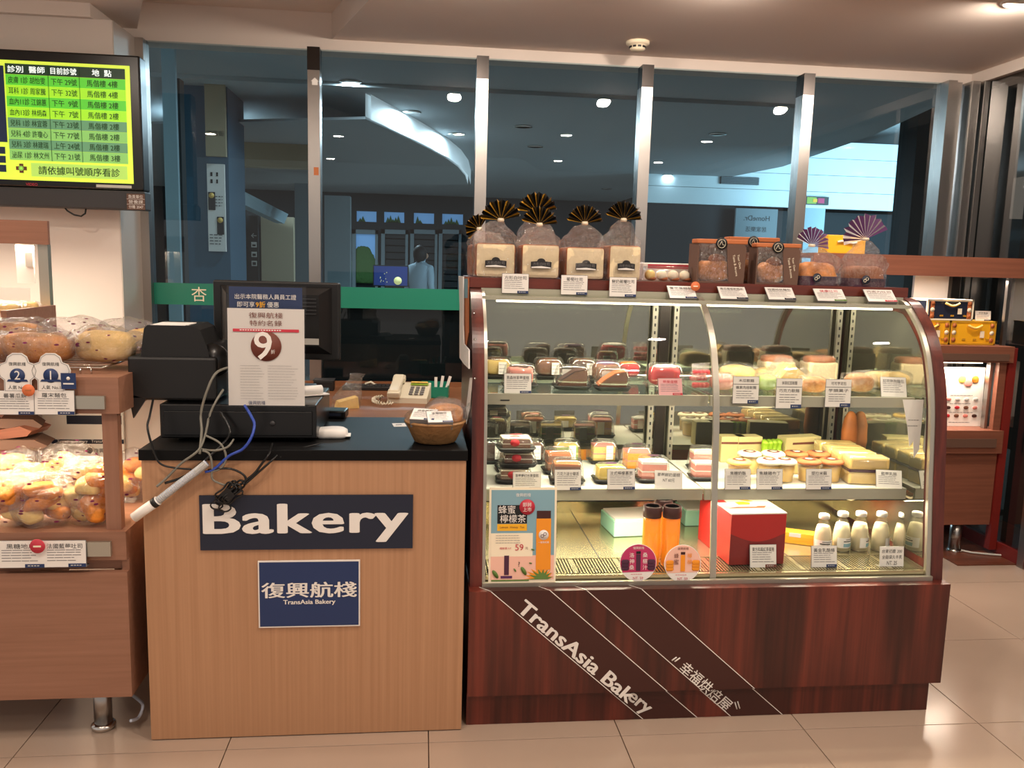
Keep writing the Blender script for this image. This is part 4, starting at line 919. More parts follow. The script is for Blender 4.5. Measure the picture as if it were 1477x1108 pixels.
p = P(460, 565, z=DK); t = thing('black_pen_box', 'low black box on the desk behind the paper roll', 'box', (p.x+.02, p.y+.05, DK))
MB().box(-.05, .05, -.03, .05, 0, .05, bev=.004).build('box_body', 'black', t); MB().box(-.052, .052, -.032, .052, .05, .056, bev=.002).build('box_lid', 'dark_grey', t)
# bread basket
p = P(628, 628, z=.9); t = thing('bread_basket', 'round tan basket at the right end of the counter', 'basket', (p.x-.003, .12, .9005))
MB().lathe([(0, .002), (.062, .002), (.066, .006), (.092, .062), (.095, .066), (.092, .069), (.088, .064), (.062, .010), (0, .008)], 36).build('bowl', 'wicker', t)
MB().lathe([(.0925, .062), (.0965, .066), (.0925, .071), (.089, .067)], 36).build('basket_rim', 'wicker', t)
bagged('round bagged bread in the tan basket on the counter', (p.x+.030, .13, .945), .3, .125, .11, .085, 'bread', 'bag', 41, group=None, n=1)
bagged('flat bagged bread in the tan basket under the price cards', (p.x-.035, .135, .94), -.3, .12, .11, .06, 'bread_light', 'bag', 42, group=None, n=1)
card((p.x-.045, .045, .984), .075, .058, '蒜香麵包', 'price card lying at the left on the bread basket', 1.15, -.25); card((p.x+.012, .030, .979), .075, .055, '菠蘿麵包', 'price card lying at the right on the bread basket', 1.1, .12)

# ---------------------------------------------------------------- cables on the counter front
def cable(name, pts, r, m, label, n=6):
    q = [P(a, b, y=c) for a, b, c in pts]; out = []
    for i in range(len(q)-1):       # smooth the bends
        p0, p1, p2, p3 = q[max(i-1, 0)], q[i], q[i+1], q[min(i+2, len(q)-1)]
        for k in range(6):
            u = k/6; out.append(.5*((2*p1)+(p2-p0)*u+(2*p0-5*p1+4*p2-p3)*u*u+(3*p1-p0-3*p2+p3)*u**3))
    out.append(q[-1]); return tag(MB().tube(out, r, n).build(name, m), label, 'cable')
Y = -.022
cable('black_cable', [(221, 576, .1), (216, 600, .02), (213, 619, Y), (224, 657, Y), (233, 670, Y), (252, 675, Y), (276, 677, Y)], .0032, 'cable_black', 'thin black cable hanging at the far left of the counter front')
cable('grey_cable', [(330, 530, .10), (312, 538, .04), (300, 560, .02), (290, 595, .02), (291, 622, .0), (288, 655, Y)], .0038, 'cable_grey', 'pale grey cable dropping from the printer in front of the cash drawer')
cable('grey_cable', [(322, 562, .06), (311, 580, .03), (302, 600, .02), (296, 628, .0), (286, 650, Y), (262, 668, Y), (240, 690, Y), (226, 702, Y-.004)], .0035, 'cable_grey', 'grey cable running from the notice down to the left of the white spiral wrap')
cable('grey_cable', [(290, 648, Y+.03), (310, 650, Y), (328, 645, Y), (337, 634, Y+.03)], .0033, 'cable_grey', 'short grey cable loop above the counter edge')
cable('grey_cable', [(296, 628, .0), (318, 640, Y), (326, 660, Y), (318, 676, Y), (300, 681, Y)], .0033, 'cable_grey', 'grey cable curving right of the cable knot')
cable('grey_cable', [(292, 650, Y), (302, 655, Y), (306, 672, Y), (306, 690, Y), (316, 697, Y), (326, 700, Y)], .0033, 'cable_grey', 'grey cable running down to the black coil')
cable('blue_cable', [(353, 585, .06), (362, 600, .02), (367, 613, 0), (362, 632, Y), (350, 648, Y), (330, 658, Y), (310, 676, Y), (296, 681, Y)], .0042, 'cable_blue', 'bright blue cable curving from the notice to the cable knot')
cable('black_cable', [(318, 595, .07), (332, 622, .05), (322, 640, .0), (300, 660, Y), (268, 686, Y), (238, 697, Y)], .0040, 'cable_black', 'black cable crossing the edge to a loose wire end at left')
cable('black_cable', [(300, 678, Y), (330, 676, Y), (350, 684, Y), (354, 694, Y), (340, 702, Y)], .0036, 'cable_black', 'black cable arching over the coil')
cable('black_cable', [(393, 640, .05), (388, 655, Y), (377, 670, Y), (366, 684, Y), (350, 696, Y)], .0036, 'cable_black', 'black cable rising from the coil to the counter top, upper of two')
cable('black_cable', [(402, 655, .0), (388, 668, Y), (372, 682, Y), (352, 700, Y)], .0034, 'cable_black', 'black cable rising from the coil to the counter edge, lower of two')
cable('black_cable', [(404, 660, -.007), (420, 650, .02), (440, 645, .04), (462, 640, .06)], .0022, 'cable_black', 'thin black cable lying across the counter top')
cable('white_cable', [(186, 1000, .25), (198, 1008, .15), (206, 1018, .1), (200, 1035, .08), (188, 1040, .05)], .005, 'wrap', 'white cable loop on the floor between cabinet and counter')
# wrapped bundle
q = [P(x, y, y=-.028) for x, y in ((298, 668), (283, 680), (256, 700), (228, 722), (208, 736), (193, 747))]
t = thing('wrapped_cable_bundle', 'white spiral-wrapped cable bundle slanting down the counter front', 'cable', (0, 0, 0))
MB().tube(q[:4], .0105, 10).build('bundle', 'wrap', t); MB().tube(q[3:], .0145, 10).build('taped_end', 'white', t)
mb = MB()
for k in range(36):
    u = k/35*3.999*.75; i = min(int(u), 2); c = q[i].lerp(q[i+1], u-i); d = (q[i+1]-q[i]).normalized(); a1 = d.cross(Vector((0, 1, 0))).normalized(); b1 = d.cross(a1)
    mb.tube([c+(a1*math.cos(s)+b1*math.sin(s))*.0112+d*.004*s/6.3 for s in [j*.9 for j in range(8)]], .0012, 4)
mb.build('spiral_wrap', 'label_grey', t)
MB().tube([q[3].lerp(q[4], .05), q[3].lerp(q[4], .35)], .0149, 10).build('black_mark', 'black', t)
t = thing('cable_coil', 'tangled black coil of cable hanging over the top left of the Bakery sign', 'cable', P(330, 712, y=-.024))
rr = random.Random(5)
for k in range(8):
    ax = rr.uniform(-.1, .1); L = rr.uniform(.030, .045); off = (rr.uniform(-.018, .02), rr.uniform(-.012, .004), rr.uniform(-.012, .012)); cs, sn = math.cos(.75+ax), math.sin(.75+ax)
    pts = []
    for j in range(25):
        a = 2*PI*j/24; u, v = L*math.cos(a), .012*math.sin(a)+.004*math.sin(3*a); pts.append((off[0]+u*cs-v*sn, off[1]+.004*math.sin(2*a), off[2]+u*sn+v*cs))
    MB().tube(pts, .0030, 5).build('loop', 'cable_black', t)
for k, (dx, dz) in enumerate(((-.035, -.035), (-.012, -.042))): MB().tube([(dx+.017*math.cos(2*PI*j/18), .0, dz+.012*math.sin(2*PI*j/18)) for j in range(19)], .0026, 5).build('loop', 'cable_black', t)
MB().box(-.014, .014, -.014, .010, -.016, .016, M=Ry(-.75)).build('tie', 'cable_black', t)

# ================================================================ CAKE CASE
CX0, CX1, CZ, CB = .155, 1.732, .4544, .80
PROF = [(.042, .4544), (.050, .54), (.063, .65), (.077, .768), (.088, .88), (.101, .996), (.120, 1.087), (.150, 1.176), (.178, 1.231), (.211, 1.275), (.258, 1.319), (.316, 1.361), (.372, 1.373)]
def smooth(pr, n=4):
    out = []
    for i in range(len(pr)-1):
        p0, p1, p2, p3 = [Vector(pr[max(0, min(len(pr)-1, i+k))]) for k in (-1, 0, 1, 2)]
        for k in range(n):
            u = k/n; out.append(tuple(.5*((2*p1)+(p2-p0)*u+(2*p0-5*p1+4*p2-p3)*u*u+(3*p1-p0-3*p2+p3)*u**3)))
    return out+[pr[-1]]
PS = smooth(PROF)
def inset(pr, d):
    out = []
    for i, p in enumerate(pr):
        t = Vector(pr[min(i+1, len(pr)-1)])-Vector(pr[max(i-1, 0)]); t.normalize(); out.append((p[0]+t.y*d, p[1]-t.x*d))
    return out
def glass_y(z): # front glass depth at a height
    for a, b in zip(PS, PS[1:]):
        if a[1] <= z <= b[1]: return a[0]+(b[0]-a[0])*(z-a[1])/max(1e-6, b[1]-a[1])
    return PS[-1][0]
t = case = thing('cake_case', 'dark red wood refrigerated cake case with curved glass front', 'display case', (0, 0, 0))
MB().box(CX0, CX1, 0, CB, .1117, CZ).build('case_base', 'red_wood', t)
MB().box(CX0, 1.712, .03, CB-.02, .0, .1117).build('kick_plate', 'red_wood', t)
for x0, x1 in ((CX0+.004, CX0+.042), (CX1-.042, CX1-.003)):
    MB().prism(PS+[(CB, 1.375), (CB, CZ)], 'x', x0, x1).build('side_panel', 'red_wood', t)
MB().box(CX0+.004, 1.717, .371, CB+.02, 1.375, 1.4085).build('top_board', 'red_wood_h', t)
G0, G1 = CX0+.042, CX1-.042
DX = .945
gl = inset(PS, .012)
for a, b in ((G0+.006, DX-.003), (DX+.003, G1-.006)): MB().ribbon(gl, 'x', a, b).build('curved_glass', 'case_glass', t, recalc=False)
for a, b in ((G0, G0+.010), (G1-.016, G1)): MB().ribbon(inset(PS, .004), 'x', a, b, th=.014).build('glass_edge_trim', 'alu', t)
MB().ribbon(inset(PS, .008), 'x', DX-.010, DX+.010, th=.010).build('glass_divider', 'alu', t)
MB().box(G0, G1, .034, .048, CZ, CZ+.014).build('sill_trim', 'alu', t)
MB().box(G0, G1, .352, .40, 1.345, 1.374).build('top_trim', 'sill_green', t)
MB().box(G0, G1, .295, .385, 1.338, 1.350).build('lamp_hood', 'sill_green', t)
MB().box(G0+.05, G1-.05, .330, .338, 1.330, 1.338).build('lamp_tube', 'tube_on', t)
MB().box(G0, G1, .38, CB-.05, 1.36, 1.3745).build('inner_roof', 'alu', t)
# deck with air slots
MB().box(G0, G1, .20, CB-.04, CZ, .486).build('deck', 'stainless', t)
MB().box(G0, G1, .055, .07, CZ, .482).build('deck_lip', 'stainless', t)
MB().box(G0, G1, .07, .20, CZ, .468).build('slot_pan', 'black', t)
mb = MB(); x = G0+.004; k = 0
while x < G1-.006:
    mb.box(x, x+.0055, .07, .20, .468, .484); x += .010; k += 1
    if k % 14 == 0: mb.box(x-.001, x+.014, .07, .20, .468, .4845); x += .012
mb.build('slot_bars', 'stainless', t)['kind'] = 'stuff'
for x in (.60, 1.26): MB().box(x, x+.003, .2, CB-.06, .486, .4865).build('deck_joint', 'dark_grey', t)
MB().box(G0, G1, CB-.085, CB-.05, .486, .60).build('rear_lamp_box', 'stainless', t)
MB().box(G0, G1, CB-.095, CB-.085, .535, .55).build('rear_seam', 'dark_grey', t)
# rear sliding doors and slotted uprights
for a, b in ((G0, .93), (.97, 1.68)): MB().box(a, b, CB-.04, CB-.03, .60, 1.36).build('rear_door', 'back_door', t)
for a, b in ((G0, G0+.003), (G1-.003, G1)): MB().prism([p for p in inset(PS, .05) if .50 < p[1] < 1.325]+[(CB-.06, 1.325), (CB-.06, .50)], 'x', a, b).build('inner_liner', 'mirror', t)
MB().box(.93, .97, CB-.05, CB-.02, .486, 1.36).build('door_stile', 'steel_dark', t)
for x in (.905, .99, G0+.01, 1.66):
    u = MB().box(x-.010, x+.010, CB-.07, CB-.055, .486, 1.36).build('upright', 'alu', t)
    mb = MB()
    for k in range(24): mb.box(x-.003, x+.003, CB-.0712, CB-.070, .60+.03*k, .612+.03*k)
    mb.build('upright_slots', 'dark_grey', u)['kind'] = 'stuff'
# two shelf levels, each a glass sheet on a metal front rail
SH = [1.0405, .7235]
for k, (z, h) in enumerate(zip(SH, (.034, .037))):
    for a, b in ((G0+.015, .945), (.953, G1-.02)):
        s = MB().box(a, b, .203, .62, z-.006, z).build('shelf_sheet', 'white_enamel' if k else 'shelf_glass', t)
        MB().box(a, b, .195, .208, z-h, z+.001).build('shelf_rail', 'sill_green', s); MB().box(a, b, .60, .625, z-.02, z-.006).build('shelf_back_rail', 'alu', s)
        for x in (a+.01, b-.01): MB().box(x-.005, x+.005, .208, CB-.07, z-.022, z-.0065).build('shelf_bracket', 'alu', s)
        MB().box(a+.03, b-.03, .222, .240, z-h, z-h+.012).build('shelf_tube', 'tube_on', s)
MB().box(.255, .285, .194, .196, SH[0]-.022, SH[0]-.018).build('rail_slot', 'black', t)
q = [Vector((x, .30, z)) for x, z in ((1.05, .690), (1.15, .682), (1.25, .672), (1.35, .677), (1.42, .684), (1.47, .672), (1.53, .655), (1.58, .670), (1.62, .660), (1.66, .676))]
MB().tube(q, .004).build('lamp_lead', 'cream', t)
q = [Vector((x, .30, z)) for x, z in ((.97, 1.003), (1.06, .995), (1.15, .985), (1.26, .990), (1.40, 1.0), (1.5, 1.003))]
MB().tube(q, .003).build('lamp_lead', 'cream', t)

# slanting dark stripes with white edge lines and their lettering
def S2(px, py, y): q = P(px, py, y=y); return (q.x, q.z)
B1 = [S2(710, 855.6, 0), S2(892.8, 1009, 0)]; B2 = [S2(794, 853, 0), S2(970.8, 1005, 0)]; B3 = [S2(846.5, 852.4, 0), S2(1019.6, 1002.8, 0)]; B4 = [S2(925.7, 850.7, 0), S2(1094, 999, 0)]
def xon(l, z): (x0, z0), (x1, z1) = l; return x0+(x1-x0)*(z-z0)/(z1-z0)
ZT, ZB = CZ, .1118
for nm, l, r in (('first', B1, B2), ('second', B3, B4)):
    s = MB().prism([(xon(l, ZT), ZT), (xon(r, ZT), ZT), (xon(r, ZB), ZB), (xon(l, ZB), ZB)], 'y', -.0012, 0).build('stripe', 'stripe_brown', t)
    sh = -.012
    MB().prism([(xon(l, ZB)+sh, .1117), (xon(r, ZB)+sh, .1117), (xon(r, 0.0)+sh, .001), (xon(l, .0)+sh, .001)], 'y', .0288, .03).build('stripe_foot', 'stripe_brown', s)
    MB().add([(xon(l, ZT), 0, CZ+.0008), (xon(r, ZT), 0, CZ+.0008), (xon(r, ZT)-.035, .036, CZ+.0008), (xon(l, ZT)-.035, .036, CZ+.0008)], [(0, 1, 2, 3)]).build('stripe_top', 'stripe_brown', s)
    for e in (l, r):
        wd = .0035
        MB().prism([(xon(e, ZT), ZT), (xon(e, ZT)+wd, ZT), (xon(e, ZB)+wd, ZB), (xon(e, ZB), ZB)], 'y', -.002, -.0011).build('edge_line', 'white', s)
        MB().prism([(xon(e, ZB)+sh, .1117), (xon(e, ZB)+sh+wd, .1117), (xon(e, 0)+sh+wd, .001), (xon(e, 0)+sh, .001)], 'y', .028, .029).build('edge_line', 'white', s)
        MB().add([(xon(e, ZT), -.001, CZ+.0014), (xon(e, ZT)+wd, -.001, CZ+.0014), (xon(e, ZT)-.035+wd, .036, CZ+.0014), (xon(e, ZT)-.035, .036, CZ+.0014)], [(0, 1, 2, 3)]).build('edge_line', 'white', s)
ang = math.atan2(B1[1][1]-B1[0][1], B1[1][0]-B1[0][0])
def along(a, b): return math.hypot(b[0]-a[0], b[1]-a[1])
a, b = S2(755, 876, 0), S2(908, 1003, 0); c = ((a[0]+b[0])/2, (a[1]+b[1])/2)
text(t, 'TransAsia Bak', 'white', (c[0], -.0025, c[1]), w=along(a, b)*1.05, h=.046, rot=(PI/2, -ang, 0), bold=.03)
a, b = S2(909, 1003, .03), S2(937, 1020, .03); c = ((a[0]+b[0])/2, (a[1]+b[1])/2)
text(t, 'ery', 'white', (c[0]-.007, .027, c[1]-.010), w=along(a, b)*1.1, h=.043, rot=(PI/2, -ang, 0), bold=.03)
a, b = S2(984, 961, 0), S2(1024, 993, 0); c = ((a[0]+b[0])/2, (a[1]+b[1])/2)
text(t, '幸福烘', 'white', (c[0], -.0025, c[1]), w=along(a, b)*1.05, rot=(PI/2, -ang, 0), bold=.01)
a, b = S2(1024, 995, .03), S2(1056, 1014, .03); c = ((a[0]+b[0])/2, (a[1]+b[1])/2)
text(t, '焙屋', 'white', (c[0]-.004, .027, c[1]-.008), w=along(a, b)*1.0, rot=(PI/2, -ang, 0), bold=.01)
for q, y in ((((969, 953), (976, 948)), -.0025), (((973, 954.5), (981, 949)), -.0025), (((1060, 1013), (1063, 1023)), .027), (((1064, 1012), (1067, 1022)), .027)):
    p1, p2 = [P(*s, y=y) for s in q]; MB().tube([p1, p2], .0022, 5).build('quote_mark', 'white', t)

# torn photo sheets taped on the left side panel
t = thing('torn_poster', 'torn photo print taped on the left side panel of the cake case', 'poster', (0, 0, 0))
xa = CX0+.003
pt = lambda px, py: P(px, py, x=xa)
o4 = [pt(668, 400), pt(677, 400), pt(677, 480), pt(674, 500), pt(672, 497), pt(667, 495)]
MB().prism([(q.y, q.z) for q in o4], 'x', xa-.003, xa-.001).build('photo', 'kraft_light', t)
o4 = [pt(669, 430), pt(676, 430), pt(676, 402), pt(669, 402)]; MB().prism([(q.y, q.z) for q in o4], 'x', xa-.004, xa-.003).build('photo_sky', 'poster_blue', t)
q = [P(x, y, x=xa-.012) for x, y in ((660.5, 398), (667, 399), (667, 470), (668, 496), (675, 505), (675, 532), (668, 525), (662, 516), (662, 440))]
MB().prism([(p.y, p.z) for p in q], 'x', xa-.010, xa-.006).build('folded_sheet', 'paper', t)
q = [pt(679, 545), pt(682, 545), pt(679, 590), pt(674, 612), pt(672, 600)]
MB().prism([(p.y, p.z) for p in q], 'x', xa-.003, xa-.001).build('tape_remnant', 'paper', t)
t = case
for px, py in ((682, 457), (683, 494), (683, 550)):
    p = P(px, py, y=.06); MB().lathe([(0, 0), (.004, 0), (.003, .002)], 10, M=Tr(CX0+.012, glass_y(p.z)-.001, p.z) @ Rx(PI/2)).build('panel_screw', 'chrome', t)
# poster and round tags on the front glass
def onglass(px, py): # base point on the glass, a hair in front
    p = P(px, py, y=.05); y = glass_y(max(CZ, p.z))-.004; return P(px, py, y=y)
a, b, c, d = onglass(706, 702), onglass(803, 702), onglass(702, 843), onglass(803, 842)
W = b.x-a.x; H = a.z-c.z; c0 = ((a.x+b.x)/2, c.y-.004, c.z); tl = -math.atan2(a.y-c.y, H)
t = thing('drink_poster', 'pale blue and pink drink poster with an orange bottle taped low on the case glass', 'poster', c0, (tl, 0, 0))
quad(t, 'sheet', 'cream', -W/2, W/2, 0, 0, H, .0012)
quad(t, 'sky_field', 'poster_blue', -W*.47, W*.47, -.0008, H*.28, H*.975); quad(t, 'pink_field', 'poster_pink', -W*.47, W*.47, -.0010, H*.05, H*.30); quad(t, 'pale_field', 'cream', -W*.47, W*.15, -.0012, H*.29, H*.53)
quad(t, 'ground_line', 'leaf', -W*.46, W*.10, -.0016, H*.035, H*.05)
quad(t, 'title_block', 'black', -W*.38, W*.06, -.0016, H*.63, H*.82); quad(t, 'yellow_block', 'yellow', -W*.38, W*.06, -.0016, H*.555, H*.625)
text(t, '蜂蜜', 'paper', (-W*.24, -.003, H*.775), w=W*.25); text(t, '檸檬茶', 'paper', (-W*.15, -.003, H*.68), w=W*.38); text(t, 'Lemon  Honey  Tea', 'brown_ink', (-W*.16, -.003, H*.59), w=W*.36)
MB().lathe([(0, 0), (W*.115, 0), (W*.115, .0008)], 26, M=Tr(W*.06, -.0026, H*.80) @ Rx(PI/2)).build('red_disc', 'red_ink', t)
text(t, '即將', 'paper', (W*.06, -.004, H*.825), w=W*.13); text(t, '上市', 'paper', (W*.06, -.004, H*.775), w=W*.13)
text(t, '復興航棧', 'paper', (0, -.003, H*.925), w=W*.22)
quad(t, 'bottle_picture', 'orange', W*.20, W*.42, -.0022, H*.15, H*.68); quad(t, 'bottle_cap_picture', 'stripe_brown', W*.205, W*.415, -.0022, H*.68, H*.76)
MB().lathe([(0, 0), (W*.075, 0), (W*.075, .0006)], 22, M=Tr(W*.31, -.0026, H*.51) @ Rx(PI/2)).build('bottle_logo', 'paper', t)
for s in (-.02, .02): MB().tube([(W*(.31+s)+W*.022*math.cos(k*PI/6), -.0036, H*(.51+s*.5)+W*.022*math.sin(k*PI/6)) for k in range(13)], .0008, 4).build('logo_ring', 'plum', t)
text(t, '一復興航棧', 'paper', (W*.31, -.003, H*.435), w=W*.16)
text(t, '嚐鮮價 NT.', 'red_ink', (-W*.25, -.003, H*.375), w=W*.18); text(t, '59', 'red_ink', (-W*.05, -.003, H*.385), w=W*.12)
text(t, '元', 'brown_ink', (W*.06, -.003, H*.375), w=W*.04); text(t, '?', 'ink', (-W*.05, -.003, H*.21), h=H*.05)
o = lines(t, 'grey_ink', -W*.4, W*.06, -.003, [H*q for q in (.43, .455, .48, .505)], .0012, dash=.01); o['kind'] = 'stuff'
quad(t, 'small_bottle_picture', 'plum', -W*.27, -W*.20, -.0022, H*.10, H*.30); quad(t, 'small_bottle_name', 'purple', -W*.32, -W*.15, -.0022, H*.065, H*.09)
for x, z, s, an in ((-.40, .11, .12, .6), (.02, .14, .12, .55), (-.11, .15, .05, .6), (.15, .36, .045, 1.3), (.12, .22, .04, 1.4)):
    MB().lathe([(0, 0), (.5, 0), (.5, .01)], 12, M=Tr(W*x, -.0030, H*z) @ Ry(-an+PI/2) @ Rx(PI/2) @ Matrix.Diagonal((W*s*1.2, W*s*.5, .05, 1))).build('leaf_picture', 'leaf', t)
pts = []
for k in range(22): a_ = PI*k/21; r = (W*.28 if k % 2 else W*.17); pts.append((W*.30+r*math.cos(a_)*(1 if math.cos(a_) < 0 else .6), H*.055+r*.7*math.sin(a_)))
MB().prism(pts, 'y', -.0016, -.0011).build('flower_picture', 'orange', t)
pts = [(W*.30+(W*.22 if k % 2 else W*.11)*math.cos(PI*k/15)*(1 if k > 7 else .75), H*.05+(W*.17 if k % 2 else W*.09)*math.sin(PI*k/15)) for k in range(16)]
MB().prism(pts, 'y', -.0021, -.0017).build('calyx_picture', 'leaf', t)
def round_tag(px, py0, py1, lab, kind):
    a, b = onglass(px, py0), onglass(px, py1); r = (a.z-b.z)/2; tl = -math.atan2(a.y-b.y, 2*r)
    t = thing('round_price_tag', lab, 'price tag', (b.x, b.y-.004, b.z), (tl, 0, 0), 'round drink tags on the glass')
    disc = [(r*math.cos(2*PI*k/40), r+r*math.sin(2*PI*k/40)) for k in range(40)]
    MB().prism(disc, 'y', 0, .0012).build('disc', 'paper', t)
    up = [(r*.97*math.cos(k*PI/24*1.34-.51+.0), r+r*.97*math.sin(k*PI/24*1.34-.51)) for k in range(25)]
    MB().prism(up, 'y', -.0008, 0).build('picture_field', 'magenta' if kind else 'poster_pink', t)
    quad(t, 'bottle_picture', 'plum' if kind else 'orange', -r*.12, r*.12, -.0022, r*.58, r*1.45); quad(t, 'bottle_cap_picture', 'black' if kind else 'stripe_brown', -r*.12, r*.12, -.0022, r*1.48, r*1.62)
    for sx in (-1, 1):
        mb = MB()
        for k in range(9):
            mb.lathe([(0, 0), (r*.13, 0), (r*.1, .0006)], 10, M=Tr(sx*r*(.62+.09*(k % 3)), -.0015-.0002*k, r*(.72+.17*(k//3))) @ Rx(PI/2))
        o = mb.build('fruit_picture', 'plum' if kind else 'orange', t); o['kind'] = 'stuff'
    a1, a2 = ('桑椹汁', '洛神桑') if kind else ('檸檬', '蜂蜜')
    for k, ch in enumerate(a1): text(t, ch, 'paper' if kind else 'orange', (r*.36, -.0032, r*(1.42-.33*k)), w=r*.26)
    for k, ch in enumerate(a2): text(t, ch, 'paper' if kind else 'brown_ink', (-r*.36, -.0032, r*(1.42-.33*k)), w=r*.26)
    text(t, 'NT. 59', 'red_ink', (0, -.002, r*.18), w=r*.55); o = lines(t, 'red_ink', -r*.4, r*.4, -.002, [r*.38], .0014, dash=.008); o['kind'] = 'stuff'
    text(t, '復興航棧', 'paper' if kind else 'brown_ink', (0, -.002, r*1.80), w=r*.6)
    return t
round_tag(919.5, 784, 838, 'magenta round drink tag with berries on the case glass', 1); round_tag(983.5, 785, 839, 'pale round drink tag with lemons on the case glass, next to the divider', 0)

# ================================================================ GOODS INSIDE THE CASE
def at_shelf(px, py, z): p = P(px, py, z=z+.001); return (p.x, p.y, z+.0006)
Z1, Z2, Z0 = SH[0], SH[1], .486
def put(px, y, z):  # shelf item by picture column and depth
    p = P(px, 600, y=y); p2 = P(px, 560 if z > .9 else (700 if z > .6 else 800), y=y); return (p2.x, y, z+.0006)
# upper left shelf
clam('boxed cake with pink crumbs behind the first card, upper shelf', put(749, .34, Z1), .1, 'dome', 'pinkcake', 'choc', w=.115, d=.09, h=.078, seed=1)
clam('boxed cocoa cake wedge, second from the left on the upper shelf', put(824, .33, Z1), -.05, 'slope', 'cocoa', 'choc', w=.125, d=.09, h=.075, seed=2)
clam('boxed cake behind the tiramisu slice, upper shelf', put(872, .44, Z1), .05, 'dome', 'cocoa', 'purple', w=.115, d=.09, h=.082, seed=3)
clam('boxed tiramisu slice with brown top beside the red berry box', put(882, .31, Z1), -.04, 'slope', 'cocoa', 'kraft_light', w=.120, d=.09, h=.072, seed=4)
clam('clear box of red berry cake behind the red card', put(957, .36, Z1), 0, 'dome', 'red_label', 'white', w=.135, d=.09, h=.082, seed=5, tray='clear')
for k, px in enumerate((716, 790, 838)): clam(['boxed cake slice at the rear left of the upper shelf', 'boxed cake slice second at the rear of the upper shelf', 'boxed cake slice third at the rear of the upper shelf'][k], put(px, .575, Z1), .1*k, 'dome', ['sponge', 'cocoa', 'choc'][k], 'cocoa', w=.12, d=.08, h=.075, seed=6+k, front=True)
clam('boxed berry cake at the rear of the upper shelf near the uprights', put(905, .575, Z1), 0, 'dome', 'red_label', 'orange', w=.10, d=.07, h=.065, seed=10, tray='clear')
t = thing('candy_bag', 'clear bag of dark chocolates beside the glass divider on the upper shelf', 'sweets', put(1008, .36, Z1), (0, 0, .1))
mb = MB()
for i in range(4):
    for j in range(3): mb.blob(.022, .022, .02, n=10, k=6, amp=.001, M=Tr(-.02+.014*(i % 4), -.01+.02*(j % 2), .004+.022*j))
mb.build('sweets', 'red_label', t)['kind'] = 'stuff'; MB().loft([(0, .04, .03, .6), (.04, .042, .03, .6), (.075, .03, .01, .8), (.09, .035, .004, 1)], 22, amp=.005, fr=30).build('bag', 'bag', t)
# upper right shelf: wrapped sandwiches, rolls and toast
def wrapped(label, loc, rz, w, d, h, m, seed, wedge=True, filling='pinkcake', group='wrapped sandwiches on the upper shelf'):
    t = thing('wrapped_sandwich', label, 'sandwich', loc, (0, 0, rz), group)
    if wedge:
        for k in range(3): MB().prism([(-w*.45, .002), (w*.45, .002), (-w*.1, h*.86)], 'y', -d*.40+d*.27*k, -d*.40+d*.27*k+d*.2).build('slice', m, t); 
        for k in range(2): MB().prism([(-w*.43, .003), (w*.43, .003), (-w*.1, h*.82)], 'y', -d*.20+d*.27*k, -d*.13+d*.27*k).build('filling', filling, t)
        MB().prism([(-w*.5, 0), (w*.5, 0), (w*.44, h*.25), (-w*.06, h), (-w*.16, h), (-w*.48, h*.2)], 'y', -d*.5, d*.5).build('wrapper', 'bag', t)
    else:
        MB().blob(w*.88, d*.85, h*.88, .75, 20, 10, .006, 16, seed, M=Tr(0, 0, .002)).build('filling', m, t)
        MB().blob(w, d, h, .6, 26, 12, .008, 26, seed+9).build('wrapper', 'bag', t)
    return t
wrapped('bag of pink buns beside the divider on the upper right shelf', put(1040, .34, Z1), 0, .085, .10, .06, 'pinkcake', 2, False)
wrapped('dark green wrapped roll between the first two double cards', put(1104, .33, Z1), .2, .07, .10, .062, 'lime', 3, False)
wrapped('large wrapped triangle sandwich rising behind the second double card', put(1140, .42, Z1), .1, .21, .10, .105, 'toast_slice', 4)
wrapped('wrapped ham sandwich right of the second double card', put(1172, .30, Z1), -.1, .10, .09, .06, 'bread_orange', 5, False)
wrapped('wrapped croissant sandwich right of the third double card', put(1238, .32, Z1), .1, .115, .10, .072, 'bread', 6, False)
wrapped('long sugar-dusted roll behind the last card of the upper shelf', put(1272, .42, Z1), 0, .19, .08, .068, 'bread_light', 7, False)
wrapped('wrapped flat bread at the rear left of the upper right shelf', put(1062, .52, Z1), 0, .16, .10, .075, 'toast_slice', 9, False)
wrapped('wrapped flat bread, second at the rear of the upper right shelf', put(1108, .50, Z1), .1, .13, .10, .065, 'bread_light', 10, False)
def loafblock(label, loc, w, d, h):
    t = thing('bagged_loaf', label, 'bread', loc, (0, 0, .05), 'loaves at the rear of the upper shelf')
    MB().box(-w/2, w/2, -d/2, d/2, 0, h*.8, bev=.008).build('loaf', 'crumb', t); MB().blob(w*.98, d*.98, h*.35, .6, 18, 8, .002, 20, 3, M=Tr(0, 0, h*.68)).build('top_crust', 'crust', t)
    MB().loft([(0, w*.53, d*.53, .4), (h*.9, w*.53, d*.53, .45), (h*1.04, w*.4, d*.4, .6)], 22, amp=.003, fr=30).build('bag', 'bag', t); return t
loafblock('bagged loaf with brown crust at the rear of the upper right shelf', put(1117, .565, Z1), .12, .08, .10); loafblock('bagged loaf right of the other at the rear of the upper right shelf', put(1178, .565, Z1), .12, .08, .10)
